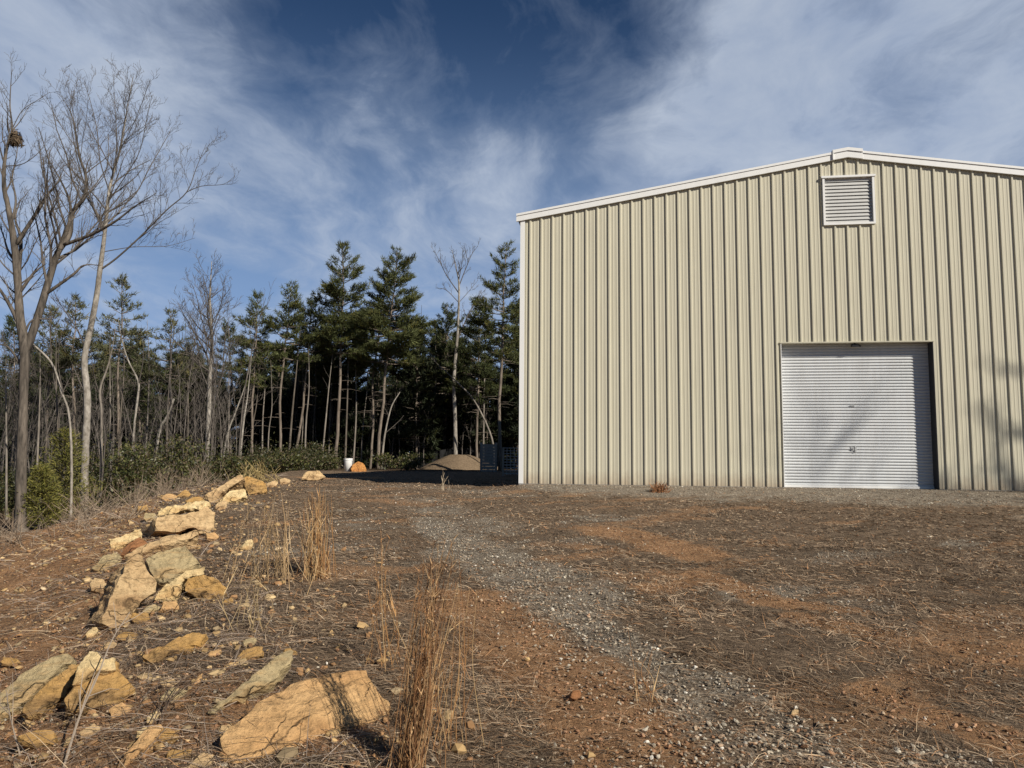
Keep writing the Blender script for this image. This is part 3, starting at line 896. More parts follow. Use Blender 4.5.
# ------------------------------------------------------------------ far yard: bucket, gravel pile, screen fence, panel, crate
bp = at(348, 472, 37.0); bp = on_ground(bp[0], 37.0)
BY = bp[1]
bu = prop(empty('bucket', bp), 'white plastic bucket standing beside the orange boulder', 'bucket')
rb = 4.2 / 740 * BY
hb = 12.5 / 740 * BY
b_ = MB()
b_.tube([(0, 0, 0), (0, 0, hb * 0.96), (0, 0, hb)], [rb * 0.88, rb, rb], 20); b_.build('body', M_BUCKET, bu, True)
b_ = MB(); b_.tube([(0, 0, hb * 0.9), (0, 0, hb * 0.93)], [rb * 1.07, rb * 1.07], 20); b_.tube([(0, 0, hb + 0.002), (0, 0, hb + 0.03)], [rb * 1.06, rb * 1.05], 20); b_.build('lid', M_BUCKET, bu)
an = np.linspace(0, math.pi, 9)
b_ = MB(); b_.tube([(rb * 1.08 * math.cos(q), -rb * 0.6 * math.sin(q) - 0.02, hb * 0.9 - 0.55 * rb * math.sin(q)) for q in an], 0.012, 5); b_.build('handle', M_GALV, bu)

mpos = np.array([-4.1, 46.0, 0]); mpos[2] = on_ground(mpos[0], mpos[1])[2]
MY = 49.0
mc = at(459, 470, MY)
mz = on_ground(mc[0], mc[1])[2]
uu = np.linspace(0, 1, 26); vv = np.linspace(0, 2 * math.pi, 49)[:-1]
HM = at(459, 454.6, MY)[2] - mz
RM = 33.0 / 740 * MY + 0.55
v = [];
for u_ in uu:
    for a_ in vv:
        rr_ = RM * u_ * (1 + 0.06 * math.sin(3 * a_ + 1) + 0.03 * math.sin(7 * a_))
        zz_ = HM * (1 - max(0, (u_ - 0.22) / 0.78) ** 1.12 if u_ > 0.22 else 1 - 0.02 * u_)
        v.append((rr_ * math.cos(a_), rr_ * math.sin(a_), zz_ - 0.1 * (u_ > 0.97)))
v = np.array(v); v[:, 2] += 0.03 * fbm(v[:, 0] * 3, v[:, 1] * 3, oct=3, seed=4) * RM * 0.3
q_ = []
na = len(vv)
for a in range(len(uu) - 1):
    for b in range(na):
        q_.append((a * na + b, (a + 1) * na + b, (a + 1) * na + (b + 1) % na, a * na + (b + 1) % na))
mm, t, bs = nt('pile_gravel')
co = objco(t); n_ = noise(t, co, 9, 8, 0.8)
t.links.new(ramp(t, n_, [(0.3, (0.11, 0.075, 0.045)), (0.7, (0.30, 0.22, 0.14))]), bs.inputs['Base Color']); bs.inputs['Roughness'].default_value = 0.95
bump(t, bs, n_, 0.8, 0.1)
prop(MB().add(v, quads=q_).build('gravel_pile', mm, None, True, (mc[0], mc[1], mz)), 'flat-topped brown gravel pile in front of black screen fence', 'gravel pile')

SY = 53.5
pL, pR = at(413, 470, SY), at(483, 470, SY)
sf = prop(empty('screen_fence', on_ground(pL[0], pL[1])), 'long low black fabric screen fence behind the gravel pile', 'fence')
zT0, zT1 = at(413, 450.5, SY)[2], at(483, 446.5, SY)[2]
zb = min(on_ground(pL[0], SY)[2], on_ground(pR[0], SY)[2]) - 0.1
o = sf.location
pm = MB()
nsg = 24
xs_ = np.linspace(pL[0], pR[0], nsg + 1)
tops = np.interp(xs_, [pL[0], pR[0]], [zT0, zT1]) - 0.06 * np.abs(np.sin(np.linspace(0, 6 * math.pi, nsg + 1)))
wv = 0.05 * np.sin(np.linspace(0, 30, nsg + 1))
fv = []
for thick_ in (0.0, 0.02):
    for X_, T_, w_ in zip(xs_, tops, wv):
        fv += [(X_ - o.x, w_ + thick_, zb - o.z), (X_ - o.x, w_ + thick_, T_ - o.z)]
m_ = 2 * (nsg + 1)
fq = []
for a in range(nsg):
    fq += [(2 * a, 2 * a + 2, 2 * a + 3, 2 * a + 1), (m_ + 2 * a + 1, m_ + 2 * a + 3, m_ + 2 * a + 2, m_ + 2 * a), (2 * a + 1, 2 * a + 3, m_ + 2 * a + 3, m_ + 2 * a + 1)]
pm.add(fv, quads=fq).build('fabric', M_SCREEN, sf)
for X_ in np.linspace(pL[0], pR[0], 4):
    T_ = np.interp(X_, [pL[0], pR[0]], [zT0, zT1])
    MB().box((X_ - o.x - 0.05, 0.07, zb - o.z), (X_ - o.x + 0.05, 0.17, T_ - o.z + 0.03)).build('post', M_DARK, sf)

PY_ = 40.0
a, b = at(481, 472, PY_), at(496, 472, PY_)
gz = on_ground(a[0], PY_)[2] - 0.05
zt = at(488, 444, PY_)[2]
pn = prop(empty('board_fence', (a[0], PY_, gz)), 'grey-blue horizontal board panel between two posts near the white corner trim', 'fence')
W_ = b[0] - a[0]; H_ = zt - gz
bm_ = MB()
nb = 9
for q in range(nb):
    bm_.box((0.0, 0.0, H_ * (q + 0.02) / nb), (W_, 0.03, H_ * (q + 0.97) / nb))
bm_.build('boards', M_GREYWOOD, pn)
for X_ in (0.0, W_):
    MB().box((X_ - 0.06, 0.033, 0), (X_ + 0.06, 0.14, H_ + 0.08)).build('post', M_GREYWOOD, pn)
CY_ = 30.0
a, b = at(503, 480, CY_), at(521.5, 480, CY_)
gz = on_ground(a[0], CY_)[2]
zt = at(510, 448, CY_)[2]
cr = prop(empty('wire_cage', (a[0], CY_, gz)), 'dark wire mesh cage in the shadow behind the building corner', 'cage')
W_ = b[0] - a[0]; H_ = zt - gz; D_ = 0.8
wm = MB()
for X_ in np.linspace(0, W_, 6):
    for Y_ in (0, D_): wm.tube([(X_, Y_, 0.05), (X_, Y_, H_)], 0.012, 4)
for Z_ in np.linspace(0.1, H_, 10):
    for Y_ in (0, D_): wm.tube([(0, Y_, Z_), (W_, Y_, Z_)], 0.012, 4)
    for X_ in (0, W_): wm.tube([(X_, 0, Z_), (X_, D_, Z_)], 0.012, 4)
wm.build('mesh_sides', M_GALV, cr)
for X_ in (0, W_):
    for Y_ in (0, D_): MB().box((X_ - 0.035, Y_ - 0.035, 0), (X_ + 0.035, Y_ + 0.035, H_ + 0.02)).build('post', M_GREYWOOD, cr)

# ------------------------------------------------------------------ trees
B_WHITE = mat_bark('pale_bark', (0.15, 0.13, 0.105), (0.50, 0.46, 0.40), 7, 0.55)
B_DARK = mat_bark('dark_furrowed_bark', (0.035, 0.030, 0.025), (0.24, 0.20, 0.16), 8, 0.18)
B_GREY = mat_bark('grey_bark', (0.13, 0.11, 0.09), (0.36, 0.32, 0.27), 8, 0.25)
B_PINE = mat_bark('pine_bark', (0.10, 0.078, 0.06), (0.34, 0.285, 0.23), 10, 0.2)
B_SHADE = mat_bark('brown_grey_bark', (0.08, 0.065, 0.05), (0.22, 0.19, 0.155), 8, 0.25)
B_TWIG = mat_bark('twig_bark', (0.075, 0.064, 0.055), (0.18, 0.157, 0.135), 5, 0.5)


def unit(v):
    return v / (np.linalg.norm(v) + 1e-9)


def smooth_path(pts, per=4):
    pts = np.asarray(pts, float)
    if len(pts) < 3: return np.linspace(pts[0], pts[-1], per + 1) if len(pts) == 2 else pts
    out = []
    P_ = np.concatenate([[2 * pts[0] - pts[1]], pts, [2 * pts[-1] - pts[-2]]])
    for k in range(1, len(P_) - 2):
        p0, p1, p2, p3 = P_[k - 1], P_[k], P_[k + 1], P_[k + 2]
        for u in np.linspace(0, 1, per, endpoint=False):
            out.append(0.5 * ((2 * p1) + (-p0 + p2) * u + (2 * p0 - 5 * p1 + 4 * p2 - p3) * u * u + (-p0 + 3 * p1 - 3 * p2 + p3) * u ** 3))
    out.append(pts[-1])
    return np.array(out)


def sprout(mb, path, r0, r1, rs, level, maxlev, ratio, spacing, start=0.3, rmin=0.006, wide=0.9, upw=0.35):
    """side branches along a limb, recursively"""
    seg = np.linalg.norm(np.diff(path, axis=0), axis=1); cum = np.concatenate([[0], np.cumsum(seg)]); Ltot = cum[-1]
    if Ltot < 0.15: return
    n = int(Ltot * (1 - start) / spacing) + 1
    for k in range(n):
        u = start + (1 - start) * (k + rs.random()) / n
        if u > 0.985: continue
        d = u * Ltot
        p = np.array([np.interp(d, cum, path[:, c]) for c in range(3)])
        q = np.array([np.interp(min(d + 0.1 * Ltot, Ltot), cum, path[:, c]) for c in range(3)])
        ax = unit(q - p + 1e-6)
        rv = rs.normal(0, 1, 3); rv = unit(rv - ax * (rv @ ax))
        dr = unit(ax * rs.uniform(0.5, 1.0) + rv * wide * rs.uniform(0.6, 1.1) + np.array([0, 0, upw]))
        L_ = Ltot * ratio * (1.15 - 0.75 * u) * rs.uniform(0.5, 1.15)
        L_ = max(L_, 0.18)
        rr_ = max(rmin, (r0 + (r1 - r0) * u) * rs.uniform(0.4, 0.62))
        m = 5 if L_ > 0.7 else 4
        pts = [p]
        dd = dr
        for a in range(m - 1):
            dd = unit(dd + rs.normal(0, 0.16, 3) + np.array([0, 0, upw * 0.22]))
            pts.append(pts[-1] + dd * L_ / (m - 1))
        pts = np.array(pts)
        mb.tube(pts, np.linspace(rr_, max(rmin * 0.7, rr_ * 0.3), m), 4 if rr_ > 0.02 else 3, cap=False)
        if level < maxlev:
            sprout(mb, pts, rr_, rmin, rs, level + 1, maxlev, ratio * 0.95, spacing * 0.72, 0.15, rmin, wide, upw)


SAP_G = 'thin bare trees along the wood edge'


def bare_tree(name, Y, trunk, limbs, bark, label, seed, cat='tree', group=None, twigs=(0.38, 0.75, 2), rmin=0.006, twigmat=None, sides=9, gnarl=0.0, tstart=0.55):
    """trunk: [(px,py,r)], limbs: [([(px,py),...], r)] given at depth Y; limbs swing in depth"""
    rs = np.random.default_rng(seed)
    t3 = np.array([at(a, b, Y) for a, b, _ in trunk])
    gz = on_ground(t3[0][0], Y)[2] - 0.15
    t3[0][2] = min(t3[0][2], gz)
    base = np.array([t3[0][0], Y, gz])
    root = prop(empty(name, base), label, cat, group)
    path = smooth_path(t3, 5)
    if group == SAP_G: trunk = [(a, b, r * 0.72) for a, b, r in trunk]
    rad_ = np.interp(np.linspace(0, 1, len(path)), np.linspace(0, 1, len(trunk)), [r for _, _, r in trunk])
    rad_ = rad_ * (1 + 0.10 * vnoise(np.arange(len(path)) * 0.9, np.zeros(len(path)), seed=seed))
    tb = MB(); cb = MB()
    tb.tube(path - base, rad_, sides)
    # root flare
    tb.tube([path[0] - base, path[0] - base + np.array([0, 0, 0.35])], [rad_[0] * 1.5, rad_[0] * 1.0], sides)
    grown = [path]
    top = int(len(path) * tstart)
    sprout(cb, path[top:] - base, rad_[top], rad_[-1], rs, 1, twigs[2], twigs[0], twigs[1], 0.05, rmin)
    for pl, r in limbs:
        sl = rs.uniform(-0.55, 0.55)
        p3 = []
        d0 = np.array(pl[0], float)
        for q in pl:
            off = sl * np.hypot(q[0] - d0[0], q[1] - d0[1]) / F_PX * Y
            p3.append(at(q[0], q[1], Y + off))
        p3 = np.array(p3)
        # start inside the wood it grows from
        near_ = min(grown, key=lambda g_: np.min(np.linalg.norm(g_[:, [0, 2]] - p3[0][[0, 2]], axis=1)))
        k0 = np.argmin(np.linalg.norm(near_[:, [0, 2]] - p3[0][[0, 2]], axis=1))
        dy = near_[k0][1] - p3[0][1]
        p3[:, 1] += dy
        p3[0] = near_[k0]
        p3[1:-1] += rs.normal(0, gnarl, (len(p3) - 2, 3))
        pth = smooth_path(p3, 5)
        grown.append(pth)
        r = r * 0.74
        rl = rmin + (r - rmin) * (1 - np.linspace(0, 1, len(pth))) ** 0.85
        (tb if r > 0.05 else cb).tube(pth - base, rl, 6)
        sprout(cb, pth - base, r, rmin, rs, 1, twigs[2], twigs[0], twigs[1], 0.25, rmin)
    tb.build('trunk', bark, root, True)
    cb.build('crown', twigmat or B_TWIG, root)
    return root


# the two big leafless trees at the left
bare_tree('bare_tree', 27.0, [(84.5, 518, .15), (84.5, 480, .13), (86, 440, .125), (87.4, 400, .12), (84.5, 366, .115), (86, 349, .11), (91.7, 323, .10), (96.7, 296, .095), (100, 270, .09), (104, 240, .075), (106.7, 213, .065), (110, 187, .055), (115, 168, .045), (120, 150, .035), (124, 130, .026), (128, 103, .018), (133, 77, .008)],
          [([(105, 268), (116.7, 258), (140, 237), (166.7, 210), (186.7, 192), (196.7, 167), (206.7, 143)], .05), ([(186.7, 192), (205, 189), (226.7, 187), (238, 179)], .02),
           ([(101.7, 235), (92, 203), (83, 180), (76, 153), (70, 120), (63, 103)], .04), ([(108, 190), (100, 160), (97, 130), (90, 100), (84, 82)], .032),
           ([(115, 168), (116.7, 140), (115, 107), (113, 73)], .03), ([(112, 213), (133, 197), (150, 167), (167, 137), (172, 127)], .035),
           ([(112, 200), (128, 172), (140, 150), (147, 118), (152, 95)], .03), ([(104, 250), (133, 247), (167, 246), (195, 238)], .022), ([(120, 150), (133, 125), (143, 100), (150, 80)], .02),
           ([(83, 348), (77, 329), (71, 320), (58, 300), (50, 282)], .04)],
          B_WHITE, 'tall leafless tree with pale trunk and wide forked crown at left', 101, twigs=(0.42, 0.25, 3), rmin=0.0048)
bare_tree('bare_tree', 23.5, [(21.5, 520, .18), (21.5, 463, .15), (23, 420, .14), (24, 377, .135), (25, 349, .15), (20, 317, .125), (17.6, 278, .11), (13.7, 239, .10), (7.8, 205, .08), (4.5, 190, .07), (4, 170, .055), (6.4, 151, .045), (12, 129, .03), (10, 106, .02), (11, 82, .012), (12, 69, .006)],
          [([(24, 355), (21, 289), (19.5, 239), (16.6, 219), (21, 198)], .12), ([(26, 352), (39, 307), (50.8, 278), (60.5, 252), (67, 237), (74, 215), (84, 196), (82, 178), (76.6, 151), (71, 120), (64, 100)], .17),
           ([(61, 252), (65, 220), (62, 195), (50, 175), (38, 150)], .09), ([(65, 246), (84, 232), (109, 217), (129, 201), (150, 188)], .08), ([(21, 243), (35, 219), (46, 197.6), (56.6, 183), (64, 168)], .09), ([(21, 290), (35, 274), (47, 263)], .08),
           ([(46, 296), (68, 272), (78, 264), (97.6, 263)], .075), ([(12, 129), (25, 112), (40, 100), (50, 92)], .02),
           ([(8, 168), (24, 160), (40, 148), (46, 132)], .022), ([(20, 330), (8, 305), (-4, 285), (-20, 270)], .10), ([(23, 370), (8, 350), (-8, 345)], .07), ([(16, 262), (9, 250), (2, 236), (-4, 215)], .07), ([(24, 335), (34, 322), (47, 318), (60, 306)], .05), ([(12, 225), (16, 200), (14, 178), (18, 160)], .06), ([(14, 240), (2, 222), (-8, 200)], .04), ([(17, 280), (4, 262), (-10, 240)], .04)],
          B_DARK, 'gnarled dark-barked leafless tree with several leaders at the left edge', 102, twigs=(0.42, 0.27, 3), rmin=0.0048, gnarl=0.06)
# squirrel nest in the dark tree
nb_ = at(15.5, 140, 23.5)
ns = MB()
rs = np.random.default_rng(5)
for q in range(420):
    d = unit(rs.normal(0, 1, 3)); p = d * np.array([0.15, 0.15, 0.25]) * rs.uniform(0.45, 1.15) * (1 + 0.4 * math.sin(3 * d[0] + 2 * d[2]))
    a = unit(np.cross(d, rs.normal(0, 1, 3))) * rs.uniform(0.06, 0.17); a = a + d * rs.uniform(-.05, .08); b = unit(np.cross(d, a)) * 0.022
    ns.add([p - a, p + b, p + a, p - b], quads=[(0, 1, 2, 3)], col=np.array([0.11, 0.08, 0.052]) * rs.uniform(0.5, 1.3))
prop(ns.build('leaf_nest', mat_tint('dry_leaf', 0.9), None, False, nb_), 'brown leaf nest lodged in a fork of the dark leafless tree', 'nest')

SAP = 'thin bare trees along the wood edge'
bare_tree('bare_tree', 38.0, [(206, 464, .13), (208.8, 413.6, .12), (209.7, 384, .11), (211.8, 345, .085), (210, 300, .05), (211.8, 261, .015)],
          [([(210, 408), (220.8, 381), (225, 339), (230, 312)], .05), ([(207, 390), (200, 366), (195, 330), (181, 305)], .05), ([(211, 350), (202, 320), (196, 295), (190, 280)], .04), ([(211, 340), (220, 310), (224, 290), (226, 275)], .035), ([(211, 320), (205, 295), (203, 275)], .03), ([(209, 385), (190, 370), (178, 350)], .03)],
          B_WHITE, 'grey leafless tree with a full fan of twigs left of the pines', 103, twigs=(0.48, 0.27, 3), rmin=0.007, tstart=0.4)
bare_tree('bare_tree', 49.0, [(456, 460, .15), (455, 420, .13), (453.8, 386, .12), (455.6, 355, .11), (457.8, 330, .09), (459, 286, .06), (456, 268, .035), (452, 250, .012)],
          [([(457.8, 339), (467, 317.5), (475, 302), (482, 290)], .06), ([(459, 288), (466, 268), (472, 254), (478, 246)], .05), ([(459, 292), (447, 276), (440, 262), (434, 250)], .05), ([(458, 300), (446, 290), (435, 288)], .04), ([(459, 280), (462, 262), (463, 245)], .04), ([(459, 300), (470, 290), (478, 280)], .03)],
          B_WHITE, 'slim leafless tree with round twiggy top behind the gravel pile', 104, twigs=(0.48, 0.32, 3), rmin=0.008, tstart=0.72)
bare_tree('bare_tree', 24.5, [(72, 508, .06), (71.6, 463, .055), (69, 414.6, .05), (61.6, 392, .05), (51.6, 363, .045), (28.7, 340, .035), (15.8, 323, .025), (8, 296, .012)],
          [([(51, 363), (50, 330), (49, 300)], .02), ([(62, 395), (58, 360), (62, 330)], .02)], B_WHITE, 'pale sapling bent over to the left between the two big leafless trees', 105, group=SAP, twigs=(0.25, 0.7, 1), rmin=0.006)
bare_tree('bare_tree', 31.0, [(101.7, 490, .08), (101.7, 420, .07), (100, 391, .065), (107, 369, .05), (112, 350, .03), (116, 325, .012)],
          [([(105, 490), (105, 440), (102, 415)], .055), ([(103, 405), (125, 385), (132, 377)], .03), ([(100, 395), (94, 375), (91, 350)], .03)], B_GREY, 'grey double-stemmed sapling just right of the pale trunk', 106, group=SAP, twigs=(0.35, 0.7, 2), rmin=0.007)
bare_tree('bare_tree', 34.0, [(132, 460, .08), (134, 430, .075), (138, 396, .07), (138, 381, .06), (128, 360, .04), (122, 340, .03), (118, 318, .012)],
          [([(138, 383), (143, 360), (143, 335)], .035), ([(137, 392), (152, 380), (160, 372)], .025)], B_WHITE, 'pale crooked sapling forking low left of the green thicket', 107, group=SAP, twigs=(0.4, 0.7, 2), rmin=0.008)
bare_tree('bare_tree', 36.0, [(155, 448, .10), (158, 437.6, .09), (167, 416.6, .08), (174, 398.7, .07)], [([(167, 418), (172, 400), (170, 385)], .03)], B_WHITE, 'short broken pale trunk leaning right above the thicket', 108, group=SAP, twigs=(0.3, 0.9, 1), rmin=0.008)
bare_tree('bare_tree', 39.0, [(219, 460, .07), (226.8, 437.6, .065), (236, 411, .05), (244.7, 386.7, .035), (250, 365, .012)], [], B_WHITE, 'straight pale pole leaning right beside the fan-twigged tree', 109, group=SAP, twigs=(0.3, 1.0, 1), rmin=0.008)
bare_tree('bare_tree', 41.0, [(238.7, 460, .08), (243, 427, .075), (247.7, 395, .05), (252, 350, .012)], [], B_WHITE, 'pale pole standing between the leaning pole and the first tall pine', 110, group=SAP, twigs=(0.3, 1.0, 1), rmin=0.008)
bare_tree('bare_tree', 47.0, [(382, 462, .10), (384, 440, .09), (391, 408, .06), (400, 392, .03)], [([(386, 432), (398, 422), (404, 415)], .03)], B_WHITE, 'small pale tree curving right at the foot of the second tallest pine', 111, group=SAP, twigs=(0.35, 0.8, 2), rmin=0.009)
bare_tree('bare_tree', 47.0, [(494, 455, .09), (492, 439, .085), (475, 402, .07), (458, 383, .055), (440.6, 367, .03), (428, 355, .015)], [([(475, 402), (478, 385), (480, 370)], .03)], B_GREY, 'bare trunk leaning far left across the pines near the building', 112, group=SAP, twigs=(0.3, 0.8, 2), rmin=0.009)
bare_tree('bare_tree', 50.0, [(483, 462, .09), (483.5, 442, .085), (484, 400, .07), (485, 355, .04), (486, 320, .015)], [], B_GREY, 'thin straight grey trunk between slim round-topped tree and building', 113, group=SAP, twigs=(0.3, 0.8, 2), rmin=0.009)
poles = [(118, 464, 124, 372, 35, .05), (146, 452, 149, 365, 42, .06), (228, 462, 229, 395, 43, .06), (250, 462, 257, 400, 45, .06), (263, 463, 265, 385, 46, .06), (268, 462, 272, 405, 44, .05), (288, 461, 296, 375, 45, .08), (305, 463, 309, 388, 45, .07), (321, 462, 329, 386, 46, .07), (345, 461, 348, 372, 47, .08), (353, 460, 356, 380, 48, .07), (300, 462, 303, 400, 49, .05), (313, 462, 316, 390, 50, .06), (329, 462, 331, 395, 51, .06), (361, 460, 367, 390, 50, .06),
         (412, 455, 420, 350, 52, .07), (431, 455, 436, 370, 54, .07), (444, 455, 447, 372, 55, .08), (470, 455, 471, 372, 55, .08), (8, 500, 6, 400, 28, .05), (36, 505, 40, 392, 28, .05), (58, 500, 56, 375, 30, .05), (112, 470, 110, 385, 36, .05), (172, 455, 170, 375, 42, .06), (188, 458, 187, 370, 44, .06)]
for q, (x0, y0, x1, y1, Y, r) in enumerate(poles):
    xm = (x0 + x1) / 2 + random.uniform(-1.5, 1.5)
    bare_tree('bare_tree', Y, [(x0, y0, r * .9), (xm, (y0 + y1) / 2, r * 0.75), (x1, y1, r * 0.5), (x1 + (x1 - x0) * 0.3 + random.uniform(-3, 3), y1 - 45, r * 0.12)], [],
              B_GREY if q % 3 else B_SHADE, 'thin pale bare trunk standing in the dark at the edge of the wood', 130 + q, group='thin pale trunks in the shade of the pines', twigs=(0.25, 1.0, 1), rmin=0.008, sides=6)

# pines
M_NEEDLE = mat_tint('pine_needles', 0.65, spec=0.2)


def pine_arrays(H, cb, R, seed, dense=1.0, col=(0.045, 0.062, 0.024), lop=0.0, tuft=9, nl=0.25):
    """needle and wood arrays for one pine of height H, crown from cb*H, radius R"""
    rs = np.random.default_rng(seed)
    wood = MB()
    tz = np.linspace(0, H, 14)
    bend = np.cumsum(rs.normal(0, 0.05, (14, 2)), 0); bend -= bend[0]
    r0 = H * 0.0078
    tp = np.stack([bend[:, 0], bend[:, 1], tz], 1)
    wood.tube(tp, np.interp(tz / H, [0, 0.05, 0.6, 1], [r0 * 1.25, r0, r0 * 0.62, 0.015]), 8)
    P0, D0, S0 = [], [], []
    z = cb * H
    # dead stubs below the crown
    for q in range(int(14 * dense)):
        zz = rs.uniform(min(0.25, cb * 0.5) * H, cb * H); a = rs.uniform(0, 6.28)
        p = np.array([np.interp(zz, tz, tp[:, 0]), np.interp(zz, tz, tp[:, 1]), zz])
        L_ = rs.uniform(0.3, 1.4)
        wood.tube([p, p + L_ * 0.5 * np.array([math.cos(a), math.sin(a), 0.05]), p + L_ * np.array([math.cos(a + .2), math.sin(a + .2), -0.05])], [0.018, 0.012, 0.006], 3, cap=False)
    while z < H * 0.985:
        t_ = (z - cb * H) / (H * (1 - cb))
        prof = min(1.0, 0.65 + 1.3 * t_) * (1 - t_) ** 0.8 + 0.06
        nb = rs.integers(4, 7)
        a0 = rs.uniform(0, 6.28)
        big = rs.uniform(0.65, 1.25)
        for b in range(nb):
            if rs.random() < 0.12: continue
            a = a0 + b * 6.283 / nb + rs.normal(0, 0.3)
            L_ = R * prof * big * rs.uniform(0.55, 1.2) * (1 + lop * math.cos(a - 0.5))
            if L_ < 0.12: continue
            el = -0.10 + 0.85 * t_ ** 1.6 + rs.normal(0, 0.12)
            p = np.array([np.interp(z, tz, tp[:, 0]), np.interp(z, tz, tp[:, 1]), z + rs.normal(0, 0.1)])
            m = 6
            pts = [p]; e = el
            for k in range(m - 1):
                pts.append(pts[-1] + L_ / (m - 1) * np.array([math.cos(a) * math.cos(e), math.sin(a) * math.cos(e), math.sin(e)]))
                e += 0.09 + rs.normal(0, 0.06); a += rs.normal(0, 0.09)
            pts = np.array(pts)
            wood.tube(pts, np.linspace(0.012 + 0.012 * L_, 0.006, m), 4, cap=False)
            nsub = max(4, int(L_ * 6.0 * dense))
            for k in range(nsub):
                u = 0.28 + 0.72 * (k + rs.random()) / nsub
                p1 = np.array([np.interp(u * (m - 1), np.arange(m), pts[:, c]) for c in range(3)])
                dr = unit(pts[-1] - pts[0])
                sd = np.array([-dr[1], dr[0], 0]) * (1 if k % 2 else -1)
                sdir = unit(dr * rs.uniform(0.4, 0.9) + sd * rs.uniform(0.2, 1.0) + np.array([0, 0, rs.uniform(0.0, 0.5)]))
                sl = max(0.16, L_ * 0.46 * (1.15 - u) * rs.uniform(0.6, 1.3))
                nt_ = max(1, int(sl / 0.115))
                for q in range(nt_):
                    pt = p1 + sdir * sl * (q + 1) / nt_
                    P0.append(pt); D0.append(sdir); S0.append(t_)
        z += rs.uniform(0.32, 0.62) * (H / 15) / max(dense, 0.75)
    P0, D0 = np.array(P0), np.array(D0)
    n = len(P0)
    # each tuft: a spray of narrow needles
    d = D0[:, None] * 0.9 + rs.normal(0, 0.62, (n, tuft, 3)) + np.array([0, 0, 0.25])
    d /= np.linalg.norm(d, axis=2)[..., None]
    sv = np.cross(d, rs.normal(0, 1, (n, tuft, 3))); sv /= np.linalg.norm(sv, axis=2)[..., None]
    ln = (nl * rs.uniform(0.65, 1.25, (n, tuft, 1)))
    wd_ = nl * 0.085
    b0 = P0[:, None] + rs.normal(0, 0.05, (n, tuft, 3))
    v = np.stack([b0 - sv * wd_, b0 + sv * wd_, b0 + d * ln], 2).reshape(-1, 3)
    tn = rs.normal(1, 0.22, (n, 1)) * np.array(col)[None] * (1 + 0.25 * fbm(P0[:, 0] * 1.3, P0[:, 1] * 1.3, P0[:, 2] * 1.3, 2, seed))[:, None]
    tn = np.clip(tn, 0.008, 0.3)
    yel = rs.random((n, 1)) < 0.10
    tn = np.where(yel, tn * np.array([1.5, 1.2, 0.8]), tn)
    c = np.repeat(np.repeat(tn[:, None], tuft, 1), 3, 1).reshape(-1, 3)
    t = np.arange(len(v)).reshape(-1, 3)
    return wood, v, t, c


def pine(tip, base, Y, crown_y, halfw, label, seed, col=(0.045, 0.062, 0.024), dense=1.0, group='tall pines at the back of the yard', lop=0.0, bark=None):
    b = at(base[0], base[1], Y); tp = at(tip[0], tip[1], Y)
    gz = on_ground(b[0], Y)[2] - 0.1
    H = tp[2] - gz
    cbz = (at(tip[0], crown_y, Y)[2] - gz) / H
    R = halfw * 1.4 / F_PX * Y
    wood, v, t, c = pine_arrays(H, cbz, R, seed, dense, col, lop)
    # lean the whole tree so that the tip falls where it should
    lean = (tp[0] - b[0]) / H
    root = prop(empty('pine_tree', (b[0], Y, gz)), label, 'tree', group)
    for k in range(len(wood.v)):
        wood.v[k][:, 0] += wood.v[k][:, 2] * lean
    v = v.copy(); v[:, 0] += v[:, 2] * lean
    wood.build('trunk', bark or B_PINE, root, True)
    MB().add(v, tris=t, col=c).build('crown', M_NEEDLE, root)
    return root


G1, G2, G3 = (0.052, 0.062, 0.023), (0.075, 0.084, 0.030), (0.095, 0.098, 0.048)
pine((345, 244), (337, 462), 46, 352, 38, 'tallest pine, its spiky top above the white bucket', 201, G2, 1.15)
pine((396, 252), (378, 462), 47, 362, 40, 'broad sunlit pine right of the tallest pine', 202, G2, 1.2)
pine((379, 300), (370, 462), 49, 372, 30, 'shorter pine crowded between the two tallest pines', 203, G1, 1.0)
pine((289, 283), (277, 462), 45, 358, 28, 'bushy-topped pine left of the tallest pine', 204, G2, 1.1)
pine((313, 296), (292, 462), 47, 362, 26, 'pine whose twin trunks lean right, between tallest and bushy-topped pines', 205, G1, 1.1)
pine((256, 297), (252, 462), 44, 385, 24, 'low-crowned pine at the left end of the tall pine row', 206, G2, 1.1)
pine((503, 242), (500, 462), 43, 358, 27, 'tall pine beside the white corner of the building', 207, G2, 1.1)
pine((478, 300), (478, 462), 50, 400, 30, 'dark pine between slim leafless tree and building', 208, G1, 1.1)
pine((449, 306), (446, 462), 55, 415, 34, 'dark full pine behind the slim round-topped leafless tree', 209, G1, 1.1)
pine((423, 345), (423, 460), 56, 425, 28, 'low dark pine in the gap right of the broad sunlit pine', 210, G1, 1.1)
pine((120, 279), (122, 470), 40, 362, 27, 'thin grey-green pine right of the pale leafless tree', 211, G3, 0.75)
pine((166, 314), (165, 465), 43, 380, 24, 'small grey-green pine left of the fan-twigged tree', 212, G3, 0.8)
pine((75, 300), (76, 485), 37, 380, 26, 'grey-green pine behind the pale leafless trunk', 213, G3, 0.8)
pine((44, 308), (46, 485), 38, 385, 24, 'pine seen between the two big leafless trees', 214, G3, 0.8)
pine((232, 322), (233, 462), 50, 405, 24, 'dark pine partly behind the fan-twigged leafless tree', 215, G1, 1.0)
pine((330, 318), (328, 462), 52, 395, 28, 'dark pine filling the gap below the tallest pine', 216, G1, 1.1)
pine((140, 335), (141, 465), 48, 410, 26, 'dark low pine behind the crooked pale sapling', 217, G1, 1.0)
pine((196, 345), (196, 462), 54, 415, 28, 'dark low pine behind the foot of the fan-twigged tree', 218, G1, 1.0)
